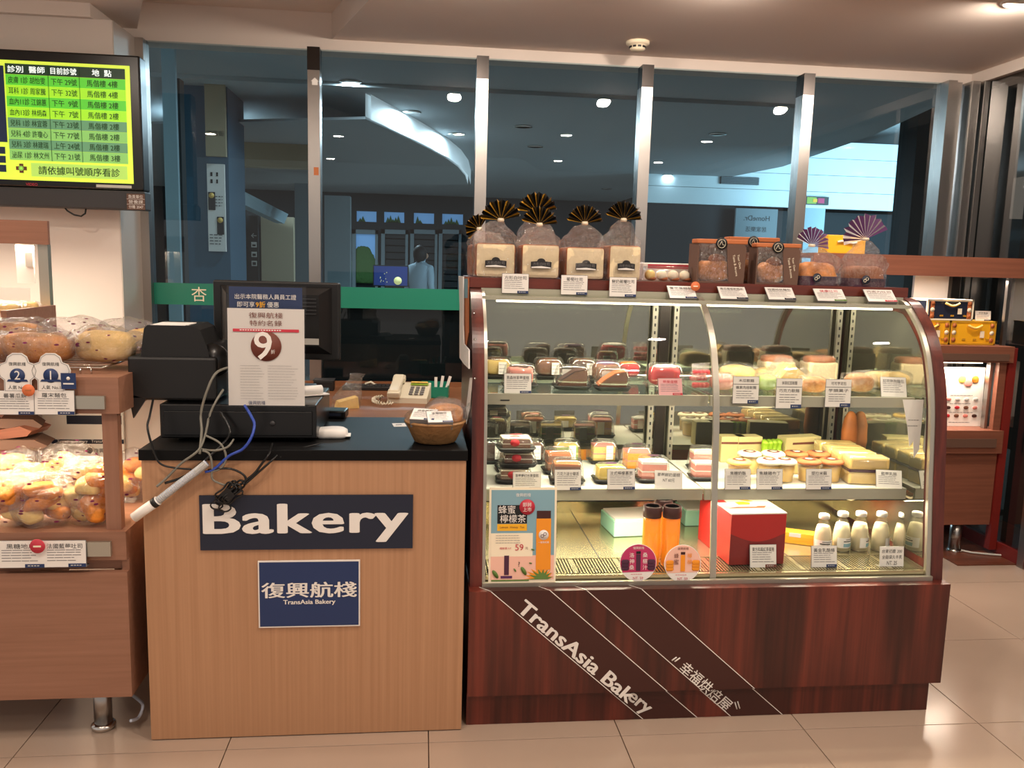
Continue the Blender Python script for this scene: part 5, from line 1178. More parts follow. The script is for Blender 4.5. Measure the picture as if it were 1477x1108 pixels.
# middle left shelf
def stack(px, y, n, labs, seed):
    for k in range(n):
        l = put(px+(4 if k == 1 else 0), y+.012*(k % 2), Z2); clam(labs[k], (l[0], l[1], Z2+.0006+.0545*k), .06*(k-1), 'wedge', 'cocoa', 'cream', w=.125, d=.09, h=.048, seed=seed+k, seal='red_label', group='stacked cake boxes with red tags')
stack(742, .30, 3, ['boxed cream cake with a red tag, lowest of the stack by the side panel', 'boxed cream cake with a red tag, middle of the stack by the side panel', 'boxed cream cake with a red tag, topmost of the stack by the side panel'], 20)
clam('boxed cream cake at the rear of the red-tagged stack', put(737, .46, Z2), .1, 'dome', 'cocoa', 'sponge', w=.11, d=.08, h=.075, seed=24, seal='red_label')
clam('boxed brown mousse wedge in front, right of the red-tagged stack', put(817, .29, Z2), -.05, 'wedge', 'cocoa', 'kraft_light', w=.115, d=.09, h=.078, seed=25)
clam('boxed brown mousse wedge behind the front one, right of the red-tagged stack', put(804, .43, Z2), .05, 'wedge', 'cocoa', 'kraft_light', w=.11, d=.09, h=.085, seed=26, seal='pink')
clam('boxed lemon mousse slice behind the third card of the middle shelf', put(880, .30, Z2), 0, 'wedge', 'mousse', 'mousse', w=.12, d=.09, h=.058, seed=27, seal='purple')
clam('boxed strawberry slice in front, behind the handwritten white card', put(940, .31, Z2), 0, 'wedge', 'pinkcake', 'white', w=.115, d=.09, h=.082, seed=28, seal='plum')
clam('boxed strawberry slice behind the front one, left of the uprights', put(916, .46, Z2), .08, 'wedge', 'orange', 'pinkcake', w=.11, d=.09, h=.09, seed=29, seal='plum')
clam('boxed pink slice in front beside the divider, middle shelf', put(1012, .33, Z2), 0, 'wedge', 'pinkcake', 'white', w=.09, d=.08, h=.07, seed=30)
clam('boxed pink slice at the back beside the divider, middle shelf', put(1010, .46, Z2), 0, 'wedge', 'pinkcake', 'cream', w=.10, d=.08, h=.085, seed=31)
for k, px in enumerate((710, 765, 815, 868)): clam(['boxed chocolate slice at the rear left end of the middle shelf', 'boxed chocolate slice second at the rear of the middle shelf', 'boxed green tea slice at the rear of the middle shelf', 'boxed layer slice at the rear of the middle shelf near the uprights'][k], put(px, .575, Z2), .05, 'wedge', ['choc', 'choc', 'lime', 'sponge'][k], ['choc', 'cocoa', 'custard', 'pinkcake'][k], w=.11, d=.07, h=.085, seed=32+k, front=True)
# middle right shelf: puddings, sandwiches, bananas
def pudding(label, loc, lid='pinkcake', seed=0):
    t = thing('pudding_cup', label, 'pudding', loc, (0, 0, seed), 'pudding cups on the middle shelf')
    MB().lathe([(0, .003), (.026, .003), (.031, .050), (0, .050)], 22).build('custard_fill', 'custard', t)
    MB().lathe([(.027, 0), (.034, .060), (.037, .061), (.037, .063)], 22).build('cup', 'clear', t)
    MB().lathe([(.038, .060), (.038, .066), (.033, .071), (.02, .0725), (0, .073)], 22).build('lid', lid, t)
    MB().lathe([(0, .0738), (.020, .0735), (.021, .073)], 18).build('lid_print', 'brown_ink', t); MB().lathe([(0, .0744), (.012, .0742)], 14).build('lid_disc', 'cream', t)
    return t
for k, (px, y, lid, lab) in enumerate([(1064, .29, 'custard', 'pudding cup in front behind the first card of the middle right shelf'), (1107, .30, 'cream', 'pudding cup in front behind the second card of the middle right shelf'), (1129, .30, 'cream', 'pudding cup in front right of the second card'),
        (1164, .30, 'kraft_light', 'brown-lidded cup in front behind the third card'), (1078, .42, 'cream', 'pudding cup in the second row left of the bananas'), (1112, .42, 'cream', 'pudding cup in the second row before the bananas'),
        (1145, .42, 'kraft_light', 'brown-lidded cup in the second row right of the bananas'), (1177, .42, 'kraft_light', 'brown-lidded cup in the second row beside the sandwiches'), (1196, .30, 'kraft_light', 'brown-lidded cup in front beside the sandwich stack')]):
    pudding(lab, put(px, y, Z2), lid, k).scale = (1.14, 1.14, 1.10)
t = thing('banana_bunch', 'bunch of bright green-yellow bananas behind the pudding cups', 'bananas', put(1112, .56, Z2), (0, 0, .2))
for k in range(4):
    MB().tube([(-.03+.02*k, -.02+.03*math.sin(u)*1.2, .012+.075*u/2.2) for u in (0, .4, .8, 1.2, 1.6, 2.0, 2.2)], .014, 8).build('banana', 'green_fruit', t)
def sandwich(label, loc, rz, w, d, h, seed):
    t = thing('stacked_sandwich', label, 'sandwich', loc, (0, 0, rz), 'thick toast sandwiches on the middle shelf')
    MB().box(-w/2, w/2, -d/2, d/2, 0, h*.46, bev=.008).build('lower_slice', 'toast_slice', t)
    MB().box(-w*.49, w*.49, -d*.49, d*.49, h*.46, h*.54).build('filling', 'plum', t)
    MB().box(-w/2, w/2, -d/2, d/2, h*.54, h, bev=.008).build('upper_slice', 'toast_slice', t)
    MB().loft([(0, w*.51, d*.52, .25), (h*.7, w*.515, d*.52, .25), (h*1.02, w*.5, d*.51, .25)], 24, amp=.001, fr=40, seed=seed).build('wrap', 'clear', t); return t
for k, (px, y, lab) in enumerate([(1246, .28, 'frontmost toast sandwich of the row of four behind the tilted card'), (1228, .36, 'second toast sandwich from the front in the row of four'), (1213, .44, 'third toast sandwich from the front in the row of four'), (1200, .52, 'rearmost toast sandwich in the row of four')]):
    sandwich(lab, put(px, y, Z2), -.12, .142, .070, .096, k)
p = put(1212, .60, Z2); t = thing('knotted_bread', 'brown long bread standing behind the sandwiches', 'bread', (p[0]+.02, .60, Z2), (0, 0, 0)); MB().blob(.06, .05, .20, .8, 16, 12, .005, 30).build('loaf', 'crust', t)
for k, px in enumerate((1052, 1075, 1150)):
    l = put(px, .60, Z2); t = thing('stock_box', ['pale yellow box behind the puddings by the divider', 'pale yellow packet with a brown edge behind the puddings', 'wide pale yellow box behind the puddings near the bananas'][k], 'box', l, (0, 0, .1*k), 'pale boxes at the rear of the middle shelf')
    MB().box(-.05-.03*(k == 2), .05+.03*(k == 2), -.02, .04, 0, .100, bev=.003).build('box_body', 'carton_pale', t); MB().box(-.05, .05, -.021, -.02, .072, .080).build('stripe', 'brown_ink', t)
# bottom of the case
def bottle(label, loc, seed):
    t = thing('juice_bottle', label, 'bottle', loc, (0, 0, seed), 'orange tea bottles')
    MB().lathe([(0, .002), (.029, .002), (.030, .02), (.030, .195), (.026, .203), (0, .203)], 28).build('juice', 'juice', t)
    MB().lathe([(.029, 0), (.0325, .004), (.0325, .20), (.028, .210), (.027, .214)], 28).build('bottle_shell', 'bottle_glass', t)
    MB().lathe([(.0315, .206), (.033, .208), (.033, .250), (.030, .254), (.026, .252), (0, .251)], 28).build('cap', 'stripe_brown', t); MB().lathe([(0, .2522), (.024, .2522)], 24).build('cap_disc', 'kraft', t)
    return t
for px, y, lab in ((938, .135, 'orange drink bottle with dark cap, left of the two in front'), (966, .130, 'orange drink bottle with dark cap, right of the two in front'), (953, .205, 'orange drink bottle with dark cap standing behind the other two')): l = put(px, y, Z0); b_ = bottle(lab, (l[0], y, .4842 if y < .2 else .4865), px); b_.scale = (.93, .93, .80)
def mint(label, loc, rz, w, d, h):
    t = thing('cake_carton', label, 'box', loc, (0, 0, rz), 'mint green cake cartons')
    MB().box(-w/2, w/2, -d/2, d/2, 0, h, bev=.003).build('carton', 'mint', t); MB().box(-w*.47, w*.47, -d*.46, d*.46, h, h+.006).build('carton_window', 'white', t); return t
l = put(905, .46, Z0); mint('long mint green cake carton behind the orange bottles', (l[0]+.035, .50, .4868), .10, .22, .16, .058); l = put(1000, .56, Z0); mint('mint green cake carton behind the glass divider', (l[0]+.05, .60, .4868), .02, .20, .13, .06)
a = P(1083, 830, y=.16)
t = thing('gift_box', 'large red gift box with white patterned lid in the bottom of the case', 'box', (P(1083, 800, y=.16).x, .20, .4868), (0, 0, .04)); W = .192; H = .172
MB().box(-W/2, W/2, -.08, .20, 0, H).build('box_body', 'red_box', t); MB().box(-W/2-.001, W/2+.001, -.081, .201, H, H+.004).build('lid', 'white', t)
MB().prism([(-W/2, .0)]+[(W/2, .0), (W/2, H*.62)]+[(W/2-W*k/10, H*.62-.028*math.sin(PI*k/10)) for k in range(1, 10)]+[(-W/2, H*.62)], 'y', -.0806, -.0800).build('front_wave', 'red_box_dark', t)
MB().prism([(-.08, -.02), (.045, -.02), (.06, .0), (.03, .0), (.02, -.008), (-.05, -.008)], 'z', H+.004, H+.0046).build('lid_motif', 'kraft_light', t); MB().prism([(-.09, .10), (.0, .10), (.04, .06), (.02, .055), (-.01, .082), (-.09, .082)], 'z', H+.004, H+.0046).build('lid_motif', 'yellow', t)
MB().prism([(-.03, .02), (.01, .02), (.02, .04), (.0, .055), (-.03, .05)], 'z', H+.004, H+.0046).build('lid_motif', 'green_fruit', t); MB().box(-.09, -.06, .05, .08, H+.004, H+.0046).build('lid_motif', 'red_label', t)
l = put(1150, .30, Z0); t = thing('cheese_bar_box', 'slim golden box lying between the red gift box and the milk bottles', 'box', (l[0]+.005, .34, .4868), (0, 0, -.45))
MB().box(-.10, .10, -.025, .025, 0, .042, bev=.002).build('box_body', 'gold', t); MB().box(-.02, .02, -.026, -.025, .026, .04).build('box_label', 'pink', t); MB().box(-.10, .10, -.0255, -.0250, .012, .028).build('box_band', 'orange', t)
def milk(label, loc, rz):
    t = thing('milk_bottle', label, 'bottle', loc, (0, 0, rz), 'glass milk bottles in the case')
    k = .92
    MB().lathe([(0, .003), (.028, .003), (.0285, .06), (.026, .085), (.021, .108), (0, .108)], 26).build('milk_fill', 'milk', t)
    MB().lathe([(.028, 0), (.031, .005), (.031, .062), (.028, .088), (.020, .118), (.0145, .132), (.014, .140), (.016, .143)], 26).build('bottle_glass', 'bottle_glass', t)
    MB().lathe([(.016, .136), (.0185, .138), (.0185, .150), (.016, .154), (0, .155)], 22).build('cap', 'white_enamel', t)
    o = MB().ribbon([(0, .022), (0, .060)], 'x', 0, 1); v = []
    n = 12
    for j in range(n+1):
        a_ = -PI*.95+PI*.9*j/n; v += [(.0314*math.cos(a_), .0314*math.sin(a_), .018), (.0314*math.cos(a_), .0314*math.sin(a_), .058)]
    MB().add(v, [(2*j, 2*j+2, 2*j+3, 2*j+1) for j in range(n)], 0, True).build('bottle_label', 'white', t, recalc=False)
    for i, (c, z0, z1, j0, j1) in enumerate((('poster_blue', .022, .036, 3, 9), ('ink', .042, .046, 3, 8), ('grey_ink', .050, .053, 4, 9), ('leaf', .020, .028, 8, 10))):
        v = []
        for j in range(j0, j1+1): a_ = -PI*.95+PI*.9*j/n; v += [(.0318*math.cos(a_), .0318*math.sin(a_), z0), (.0318*math.cos(a_), .0318*math.sin(a_), z1)]
        MB().add(v, [(2*j, 2*j+2, 2*j+3, 2*j+1) for j in range(j1-j0)], 0, True).build('label_print', c, t, recalc=False)
    return t
for k, (px, y) in enumerate(((1187, .215), (1214, .24), (1240, .24), (1270, .235), (1302, .225))):
    l = put(px, y, Z0); milk('milk bottle number %s from the left in the row at the bottom right' % ['one', 'two', 'three', 'four', 'five', 'six'][k], (l[0], y+.012, .4868), .5*k).scale = (1, 1, .90)
# crumpled white paper at the right end
t = thing('hanging_paper', 'white paper sheet hanging inside the right end of the glass', 'paper', (G1-.03, .16, .90))
MB().prism([(-.055, .14), (.02, .14), (.02, -.03), (.004, -.06), (-.004, .0), (-.016, -.02), (-.030, .05)], 'y', 0, .0015).build('sheet', 'paper', t)
o = lines(t, 'grey_ink', -.03, .015, -.0006, [.05, .07], .002, dash=.01); o['kind'] = 'stuff'

# price cards in the case
def ccard(px, py, z, wpx, hpx, title, label, **kw):
    y = kw.pop('y', .19)-.003; d = (y+2.4476)
    p = P(px, py, y=y); sc = (p-EYE).dot(CF)/FPX
    zz = p.z if z is None else z
    card((p.x, y, zz), wpx*sc, hpx*sc*1.04, title, label, kw.pop('tilt', .18), **kw)
ccard(747, 559, Z1+.0005, 39, 27, '黑森林草莓蛋糕', 'first price card at the left end of the upper case shelf', y=.215)
card((P(967, 560, y=.21).x, .20, Z1+.0006), .082, .056, '莓果蛋糕', 'red price card before the red berry box', .3, .08, patch='red_ink', face='pink', ink='red_ink')
for px, py, h, t1, t2, lab in ((1075, 582, 37, '木瓜軟麵', '蘋果肉桂軟麵', 'first double price card left on the upper right rail'), (1137, 589, 41, '抹茶紅豆軟麵', '巧克力軟麵', 'second double price card on the upper right rail'), (1208, 587, 38, '可可芋泥包', '芋頭菓子', 'third double price card on the upper right rail')):
    ccard(px, py, None, 38, h, t1, lab, y=.185, two=t2, tilt=.05)
card((P(1290, 570, y=.215).x, .215, Z1+.0006), .085, .068, '起司熱狗麵包', 'tilted price card at the right end of the upper case shelf', .35, -.15, patch=None)
ccard(760, 703, Z2+.0005, 40, 24, '草莓夢幻水果蛋糕', 'price card before the red-tagged cake stack', y=.20); ccard(819, 707, None, 38, 28, '巧克力波士頓派', 'price card before the brown mousse wedges', y=.19)
ccard(896, 706, None, 40, 28, '法式檸檬慕思', 'price card before the lemon mousse slice', y=.19)
card((P(964, 698, y=.205).x, .20, Z2+.0006), .090, .060, ('草莓鮮奶蛋糕', 'NT 60元'), 'handwritten white card before the strawberry slices', .25, -.12, hand=True)
for px, t1, lab in ((1064, '焦糖奶酪', 'price card before the first pudding, middle right shelf'), (1110, '焦糖雞布丁', 'price card before the second pudding, middle right shelf'), (1181, '提拉米蘇', 'price card before the brown-lidded cups')): ccard(px, 706, None, 38, 28, t1, lab, y=.19, tilt=.12)
card((P(1283, 700, y=.20).x, .20, Z2+.0006), .085, .062, '藍莓乳酪', 'tilted price card before the row of toast sandwiches', .3, -.2, patch=None)
ccard(1100, 831, .4845, 39, 31, '東方和風紅茶蛋捲', 'price card before the red gift box', y=.10, patch='brown_ink'); ccard(1188, 830, .4845, 38, 29, '黃金乳酪條', 'price card before the first milk bottle', y=.095)
card((P(1285, 829, y=.09).x, .09, .4845), .082, .066, ('台東初鹿 200', '全脂保久牛乳', 'NT. 25'), 'handwritten white card before the milk bottles', .12, -.02, hand=True)

# ================================================================ GOODS ON TOP OF THE CASE
TZ = 1.4088
def toast_bag(px0, px1, ptop, y, label, fanpx, fanrot=0, seed=0, h=.115):
    a, b = P(px0, 390, y=y), P(px1, 390, y=y); W = (b.x-a.x); d = .15; zn = P((px0+px1)/2, ptop, y=y).z-TZ
    t = thing('toast_bag', label, 'bread', ((a.x+b.x)/2, y, TZ), (0, 0, -.05+.03*seed), 'bagged toast loaves on the case'); cx = 0
    mb = MB().box(-W/2, W/2, 0, d, 0, h, bev=.012); me = mb.build('loaf', ['crust', 'crumb'], t)
    for pl in me.data.polygons: pl.material_index = 1 if (pl.normal.y < -.5 or pl.normal.y > .7) else 0
    MB().loft([(0, W*.54, d*.54, .3, 0, d/2), (h*.6, W*.56, d*.56, .35, 0, d/2), (h*1.05, W*.56, d*.5, .45, 0, d/2), (h+(zn-h)*.35, W*.50, d*.40, .6, 0, d*.45), (h+(zn-h)*.7, W*.34, d*.25, .8, .0, d*.4), (zn-.004, .012, .012, 1, fanpx[0], d*.35)], 40, amp=.013, fr=26, seed=seed, cap=False, fine=4).build('bag', 'bag', t, recalc=False)
    MB().lathe([(.010, -.006), (.012, 0), (.010, .006)], 10, M=Tr(fanpx[0], d*.35, zn)).build('tie', 'cream', t)
    fan(t, Tr(fanpx[0], d*.35, zn) @ Ry(fanrot), fanpx[1], .12, PI-.12, 13, 'black', 'gold_ink', depth=.010)
    w2 = W*.27; z0 = h*.30
    pts = [(-w2, z0), (w2, z0), (w2, z0+.022), (.016, z0+.024)]+[(.014*math.cos(PI*k/8), z0+.024+.010*math.sin(PI*k/8)) for k in range(9)]+[(-.016, z0+.024), (-w2, z0+.022)]
    MB().prism(pts, 'y', -.012, -.0108).build('label', 'ink', t); MB().prism([(-w2*.94, z0+.001), (w2*.94, z0+.001), (w2*.94, z0+.004), (0, z0+.008), (-w2*.94, z0+.005)], 'y', -.0128, -.012).build('label_band', 'paper', t)
    text(t, '方形白吐司', 'grey_ink', (0, -.0128, z0+.015), w=w2*1.6); return t
toast_bag(686, 743, 316, .40, 'bagged white toast with a black and gold fan, first from the left on the case', (.018, .072), -.1, 1)
toast_bag(752, 807, 323, .40, 'bagged white toast with a black and gold fan, second from the left on the case', (.0, .065), .05, 2)
toast_bag(816, 872, 321, .40, 'bagged white toast with a black and gold fan, third from the left on the case', (.005, .066), 0, 3, .110)
toast_bag(878, 925, 316, .40, 'bagged white toast with a black and gold fan, fourth from the left on the case', (.004, .068), .1, 4, .120)
toast_bag(748, 800, 305, .575, 'bagged white toast standing behind the second loaf', (.0, .075), -.05, 0)
toast_bag(682, 730, 330, .575, 'bagged white toast standing behind the first loaf', (-.03, .055), -.9, 5)
# clear box of small round cakes
a, b = P(930, 390, y=.42), P(1000, 390, y=.42)
t = thing('tart_box', 'clear box of small round cakes beside the fourth toast loaf', 'cakes', ((a.x+b.x)/2, .44, TZ)); W = b.x-a.x
for k in range(4): MB().blob(.036, .05, .036, .9, 16, 9, .001, 20, k, M=Tr(-W*.36+W*.24*k, 0, .004)).build('cake', 'cream' if k else 'sponge', t); MB().blob(.034, .046, .016, .9, 16, 7, .001, 20, k, M=Tr(-W*.36+W*.24*k+.006, 0, .002)).build('cake_paper', 'crust', t)
MB().loft([(0, W*.5, .04, .3), (.03, W*.49, .039, .3), (.052, W*.47, .036, .35), (.054, W*.3, .02, .5)], 26).build('box_shell', 'clear', t)
t = thing('white_tray', 'white and red paper tray behind the clear box of small cakes', 'tray', ((a.x+b.x)/2+.03, .58, TZ), (0, 0, -.1)); MB().box(-.09, .09, -.05, .05, 0, .065, bev=.004).build('tray_body', 'white', t); MB().box(-.07, .085, -.051, -.05, .045, .06).build('tray_band', 'red_ink', t)
def paper_bag(px, y, w, h, label, rz, seed):
    p = P(px, 400, y=y); t = thing('window_bag', label, 'bread', (p.x, y, TZ), (0, 0, rz), 'brown window bags on the case'); d = .085
    MB().prism([(w*.18, 0), (w*.5, 0), (w*.52, h*.9), (w*.47, h), (w*.10, h)], 'y', -d*.5, -d*.44).build('front_panel', 'kraft', t)
    MB().box(-w*.5, -w*.47, -d*.5, -d*.44, 0, h*.95).box(-w*.47, w*.2, -d*.5, -d*.44, 0, h*.05).build('window_edge', 'kraft', t)
    MB().prism([(-w*.47, h*.05), (w*.18, h*.05), (w*.10, h), (-w*.48, h)], 'y', -d*.48, -d*.46).build('window', 'bag', t)
    MB().box(-w*.5, w*.5, d*.44, d*.5, 0, h).box(-w*.5, -w*.48, -d*.44, d*.44, 0, h).box(w*.48, w*.5, -d*.44, d*.44, 0, h).build('bag_body', 'kraft', t)
    MB().box(-w*.53, w*.54, -d*.52, d*.1, h, h*1.11, bev=.003).build('folded_top', 'kraft_light', t)
    s = MB().lathe([(0, 0), (.021, 0), (.021, .001)], 22, M=Tr(-w*.02, -d*.53, h*1.0) @ Rx(PI/2)).build('seal', 'black', t)
    MB().tube([(-w*.02+.014*math.cos(k*PI/10), -d*.53-.002, h+.014*math.sin(k*PI/10)) for k in range(21)], .0008, 4).build('seal_ring', 'cream', s); MB().tube([(-w*.02-.008, -d*.53-.002, h-.006), (-w*.02, -d*.53-.002, h+.008), (-w*.02+.004, -d*.53-.002, h-.004), (-w*.02+.01, -d*.53-.002, h-.004)], .001, 4).build('seal_mark', 'cream', s)
    text(t, 'Taste & Aroma', 'cream', (w*.30, -d*.52, h*.46), w=h*.55, rot=(PI/2, 1.35, 0)); text(t, 'Your Own', 'cream', (w*.38, -d*.52, h*.56), w=h*.36, rot=(PI/2, 1.35, 0))
    MB().blob(w*.75, d*.7, h*.55, .8, 20, 10, .012, 24, seed, M=Tr(-w*.05, 0, .004)).build('loaf', 'bread_orange', t); MB().blob(w*.35, d*.5, h*.3, .9, 16, 8, .006, 20, seed+4, M=Tr(0, 0, h*.45)).build('upper_bun', 'bread_dark', t); return t
paper_bag(1032, .42, .172, .135, 'brown window bag with a round black seal, left of the front pair on the case', .04, 3); paper_bag(1114, .42, .150, .128, 'brown window bag with a round black seal, right of the front pair on the case', -.06, 5); paper_bag(1078, .56, .18, .150, 'brown window bag standing behind the front pair', .0, 7)
def purple_bag(px, y, w, d, h, zn, fr, rad, label, bread, seed, dx):
    p = P(px, 400, y=y); t = thing('tied_bread_bag', label, 'bread', (p.x, y, TZ), (0, 0, .05), 'purple striped bread bags on the case')
    MB().blob(w*.94, d*.9, h*1.0, .6, 26, 12, .009, 22, seed, M=Tr(0, 0, .003)).build('loaf', bread, t); MB().loft([(0, w*.485, d*.47, .55), (h*.42, w*.50, d*.485, .55)], 26, cap=False).build('paper_sleeve', 'plum', t)
    MB().loft([(0, w*.5, d*.5, .5), (h*.55, w*.54, d*.54, .55), (h*1.1, w*.50, d*.48, .6), (h+(zn-h)*.45, w*.40, d*.36, .7, dx*.3, 0), (h+(zn-h)*.8, w*.24, d*.2, .8, dx*.7, 0), (zn-.003, .011, .011, 1, dx, 0)], 40, amp=.013, fr=24, seed=seed, cap=False, fine=4).build('bag', 'bag', t, recalc=False)
    MB().lathe([(.010, -.005), (.013, 0), (.010, .005)], 10, M=Tr(dx, 0, zn)).build('tie', 'cream', t)
    fan(t, Tr(dx, 0, zn) @ Ry(fr), rad, .08, PI-.08, 11, 'purple', 'bag_stripe', depth=.006, period=2)
    s = MB().lathe([(0, 0), (.016, 0), (.016, .001)], 20, M=Tr(-w*.16, -d*.56, h*.35) @ Rx(PI/2)).build('round_print', 'navy', t)
    for k in (-1, 1): MB().tube([(-w*.16+.004*k+.005*math.cos(j*PI/6), -d*.56-.0018, h*.35+.003*k+.005*math.sin(j*PI/6)) for j in range(13)], .0009, 4).build('print_ring', 'cream', s)
    text(t, '復興空廚', 'navy', (w*.14, -d*.56, h*.33), w=w*.34); return t
purple_bag(1175, .43, .155, .11, .078, .140, .25, .068, 'bread bag with a small purple fan right of the brown bags', 'bread_orange', 2, -.02)
purple_bag(1244, .43, .150, .11, .070, .168, -.35, .092, 'bread bag with a large purple fan at the right end of the case', 'bread_dark', 4, .0)
p0, p1 = P(1188, 339, y=1.60), P(1240, 365, y=1.60)
t = thing('yellow_carton', 'bright yellow carton on the wooden rail seen between the purple tied bags', 'box', ((p0.x+p1.x)/2, 1.60, 1.5535)); w = p1.x-p0.x; h = p0.z-1.5535
MB().box(-w/2, w/2, -.05, .05, 0, h, bev=.003).build('box_body', 'yellow', t); MB().box(-w*.1, w*.1, -.052, -.05, h*.86, h*.98).build('clasp', 'kraft', t); MB().tube([(w*(-.25+.1*k), -.055, h*(.62+.05*math.sin(k*1.2))) for k in range(6)], .006).build('handle_print', 'cream', t)
# price cards leaning on the top board
top = [(743, 400, 423, 38, '方形白吐司', 'price card under the first toast loaf', 'blue', 'paper', 'ink'), (828, 402, 425, 38, '葡萄吐司', 'price card under the third toast loaf', 'blue', 'paper', 'ink'), (898, 406, 428, 39, '鮮奶雜糧吐司', 'price card under the fourth toast loaf', 'blue', 'paper', 'ink'),
       (986, 415, 430, 40, '雪花蛋糕餅', 'price card with an orange round sticker under the small cakes', 'blue', 'paper', 'ink'), (1060, 411, 431, 41, '南瓜葡萄乾麵包', 'price card under the left brown window bag', 'navy', 'paper', 'ink'), (1129, 416, 432, 41, '桂圓核桃麵包', 'price card under the right brown window bag', 'navy', 'paper', 'ink'),
       (1201, 413, 434, 44, '健康吐司', 'price card with pink title under the small purple fan', 'leaf', 'paper', 'red_ink'), (1274, 413, 435, 44, '巧克力吐司', 'glossy price card at the right end of the top board', 'red_ink', 'paper', 'brown_ink')]
for k, (px, p0, p1, wp, ti, lab, pa, fc, ik) in enumerate(top):
    yb = .344 if k < 3 else .315; p = P(px, p1, y=yb); sc = (p-EYE).dot(CF)/FPX; tl = .04 if k < 3 else .85; hgt = .064 if k < 3 else .060
    card((p.x, yb, p.z), wp*sc, hgt, ti, lab, tl, 0, patch=pa, face=fc, ink=ik)
sticker(1003, 413, .33, .016, 'sticker_orange', 'orange round sticker on a price card of the case top')

# ================================================================ RIGHT GIFT DISPLAY
RY = 1.5
t = thing('gift_cabinet', 'red-brown wooden gift display with open lit tiers behind the cake case', 'cabinet', (0, 0, 0))
X0, X1 = 1.90, 3.0
MB().box(X0, X1+.02, RY, RY+.03, 1.455, 1.553).box(X0, X1+.02, RY+.03, 2.0, 1.535, 1.553).build('top_rail', 'brown_wood', t)
MB().box(X0, X1+.01, RY, 2.0, 1.025, 1.108).build('middle_shelf', 'brown_wood', t); MB().box(X0+.05, X1-.02, RY-.008, RY, 1.035, 1.07).build('price_rail', 'kraft', t)
MB().box(X0, X1, RY, 2.0, .552, .672).build('lower_shelf', 'brown_wood', t); MB().box(X0+.05, X1-.04, RY-.008, RY, .585, .63).build('price_rail', 'kraft', t)
MB().box(X0, X1-.01, RY+.02, RY+.05, .165, .552).build('front_panel', 'brown_wood', t); MB().box(X0, X0+.02, RY+.05, 2.0, .165, .552).build('end_panel', 'brown_wood', t)
MB().box(X1-.005, X1+.035, RY+.01, RY+.05, .03, 1.10).build('red_post', 'red_post', t)
MB().box(X1-.05, X1-.01, RY+.02, RY+.05, .672, 1.025).build('corner_post', 'brown_wood', t); MB().box(X1-.07, X1-.052, RY+.06, RY+.09, .672, 1.025).box(X1-.02, X1, RY+.06, RY+.08, 1.108, 1.455).build('glass_edge', 'steel', t)
MB().box(X1-.30, X1-.10, 1.93, 1.95, 1.108, 1.455).build('back_panel', 'white', t); MB().box(X0, X1-.06, 1.93, 1.95, .672, 1.025).build('back_panel', 'ceiling_paint', t); MB().box(X1-.10, X1-.05, 1.9, 1.95, 1.108, 1.455).build('back_post', 'steel_dark', t)
for x in (2.84, 2.3):
    l = MB().lathe([(.030, .02), (.030, .165)], 18, M=Tr(x, RY+.07, 0)).build('leg', 'steel', t); MB().lathe([(.036, 0), (.038, .012), (.030, .022)], 18, M=Tr(x, RY+.07, 0)).build('leg_foot', 'chrome', l)
MB().box(2.3, 2.9, RY+.10, RY+.12, 1.478, 1.488).build('lamp_tube', 'tube_on', t); MB().box(2.5, 2.9, RY+.08, RY+.10, 1.012, 1.024).build('lamp_tube', 'tube_on', t)
def trunk(label, x0, x1, y, z0, z1, m, ribs, cat='box'):
    t = thing('souvenir_box', label, cat, ((x0+x1)/2, y, z0), (0, 0, 0), 'trunk-shaped gift boxes'); w = x1-x0; h = z1-z0; d = .16
    MB().box(-w/2, w/2, 0, d, .006, h-.006).build('trunk_body', m, t)
    MB().box(-w/2-.003, w/2+.003, -.003, d, h-.010, h).box(-w/2-.003, w/2+.003, -.003, d, 0, .008).box(-w/2-.004, -w/2+.004, -.003, .006, 0, h).box(w/2-.004, w/2+.004, -.003, .006, 0, h).build('trunk_edging', 'cream' if m == 'navy' else 'gold', t)
    for rx in ribs:
        b = MB().box(rx*w-.010, rx*w+.010, -.004, 0, .008, h-.010).build('strap_print', 'kraft_light' if m == 'navy' else 'gold_ink', t)
        for q in (.2, .5, .8): MB().lathe([(0, 0), (.012, 0), (.012, .001)], 12, M=Tr(rx*w, -.004, h*q) @ Rx(PI/2)).build('strap_stud', 'cream' if q == .5 else 'kraft_light', b)
    MB().tube([(w*(-.14+.31*k/8), -.012-.004*math.sin(PI*k/8), h*.82-.014*math.sin(PI*k/8)) for k in range(9)], .006).build('handle', 'custard', t)
    MB().box(w*.16, w*.25, -.006, -.004, h*.30, h*.58, M=Ry(.0)).build('luggage_tag', 'cream', t)
    for q in (-.22, .02, .3): MB().box(w*q, w*q+w*.07, -.0035, 0, h*.18, h*.26).build('stamp_print', 'gold_ink', t)
    return t
a, b = P(1328, 455, y=1.60), P(1405, 455, y=1.60)
zy = 1.1085; zt = P(1400, 463, y=1.58).z
trunk('yellow trunk-shaped gift box under the navy one, right of two', P(1370, 480, y=1.58).x, P(1435, 480, y=1.58).x, 1.58, zy, zt, 'yellow', (-.42, .42)); trunk('yellow trunk-shaped gift box, left of two behind the case edge', P(1312, 480, y=1.58).x, P(1369, 480, y=1.58).x, 1.58, zy, zt, 'yellow', (.18, .42))
trunk('navy trunk-shaped gift box with cream edging on the yellow boxes', P(1337, 455, y=1.58).x, P(1402, 455, y=1.58).x, 1.58, zt+.001, P(1370, 432, y=1.58).z, 'navy', (-.40, .42))
p = P(1418, 460, y=1.60); card((p.x, 1.60, zt+.001), .085, .05, '伴手禮盒', 'pale price card standing beside the navy trunk box', .1, 0)
p, p2 = P(1364, 530, y=1.62), P(1414, 616, y=1.62)
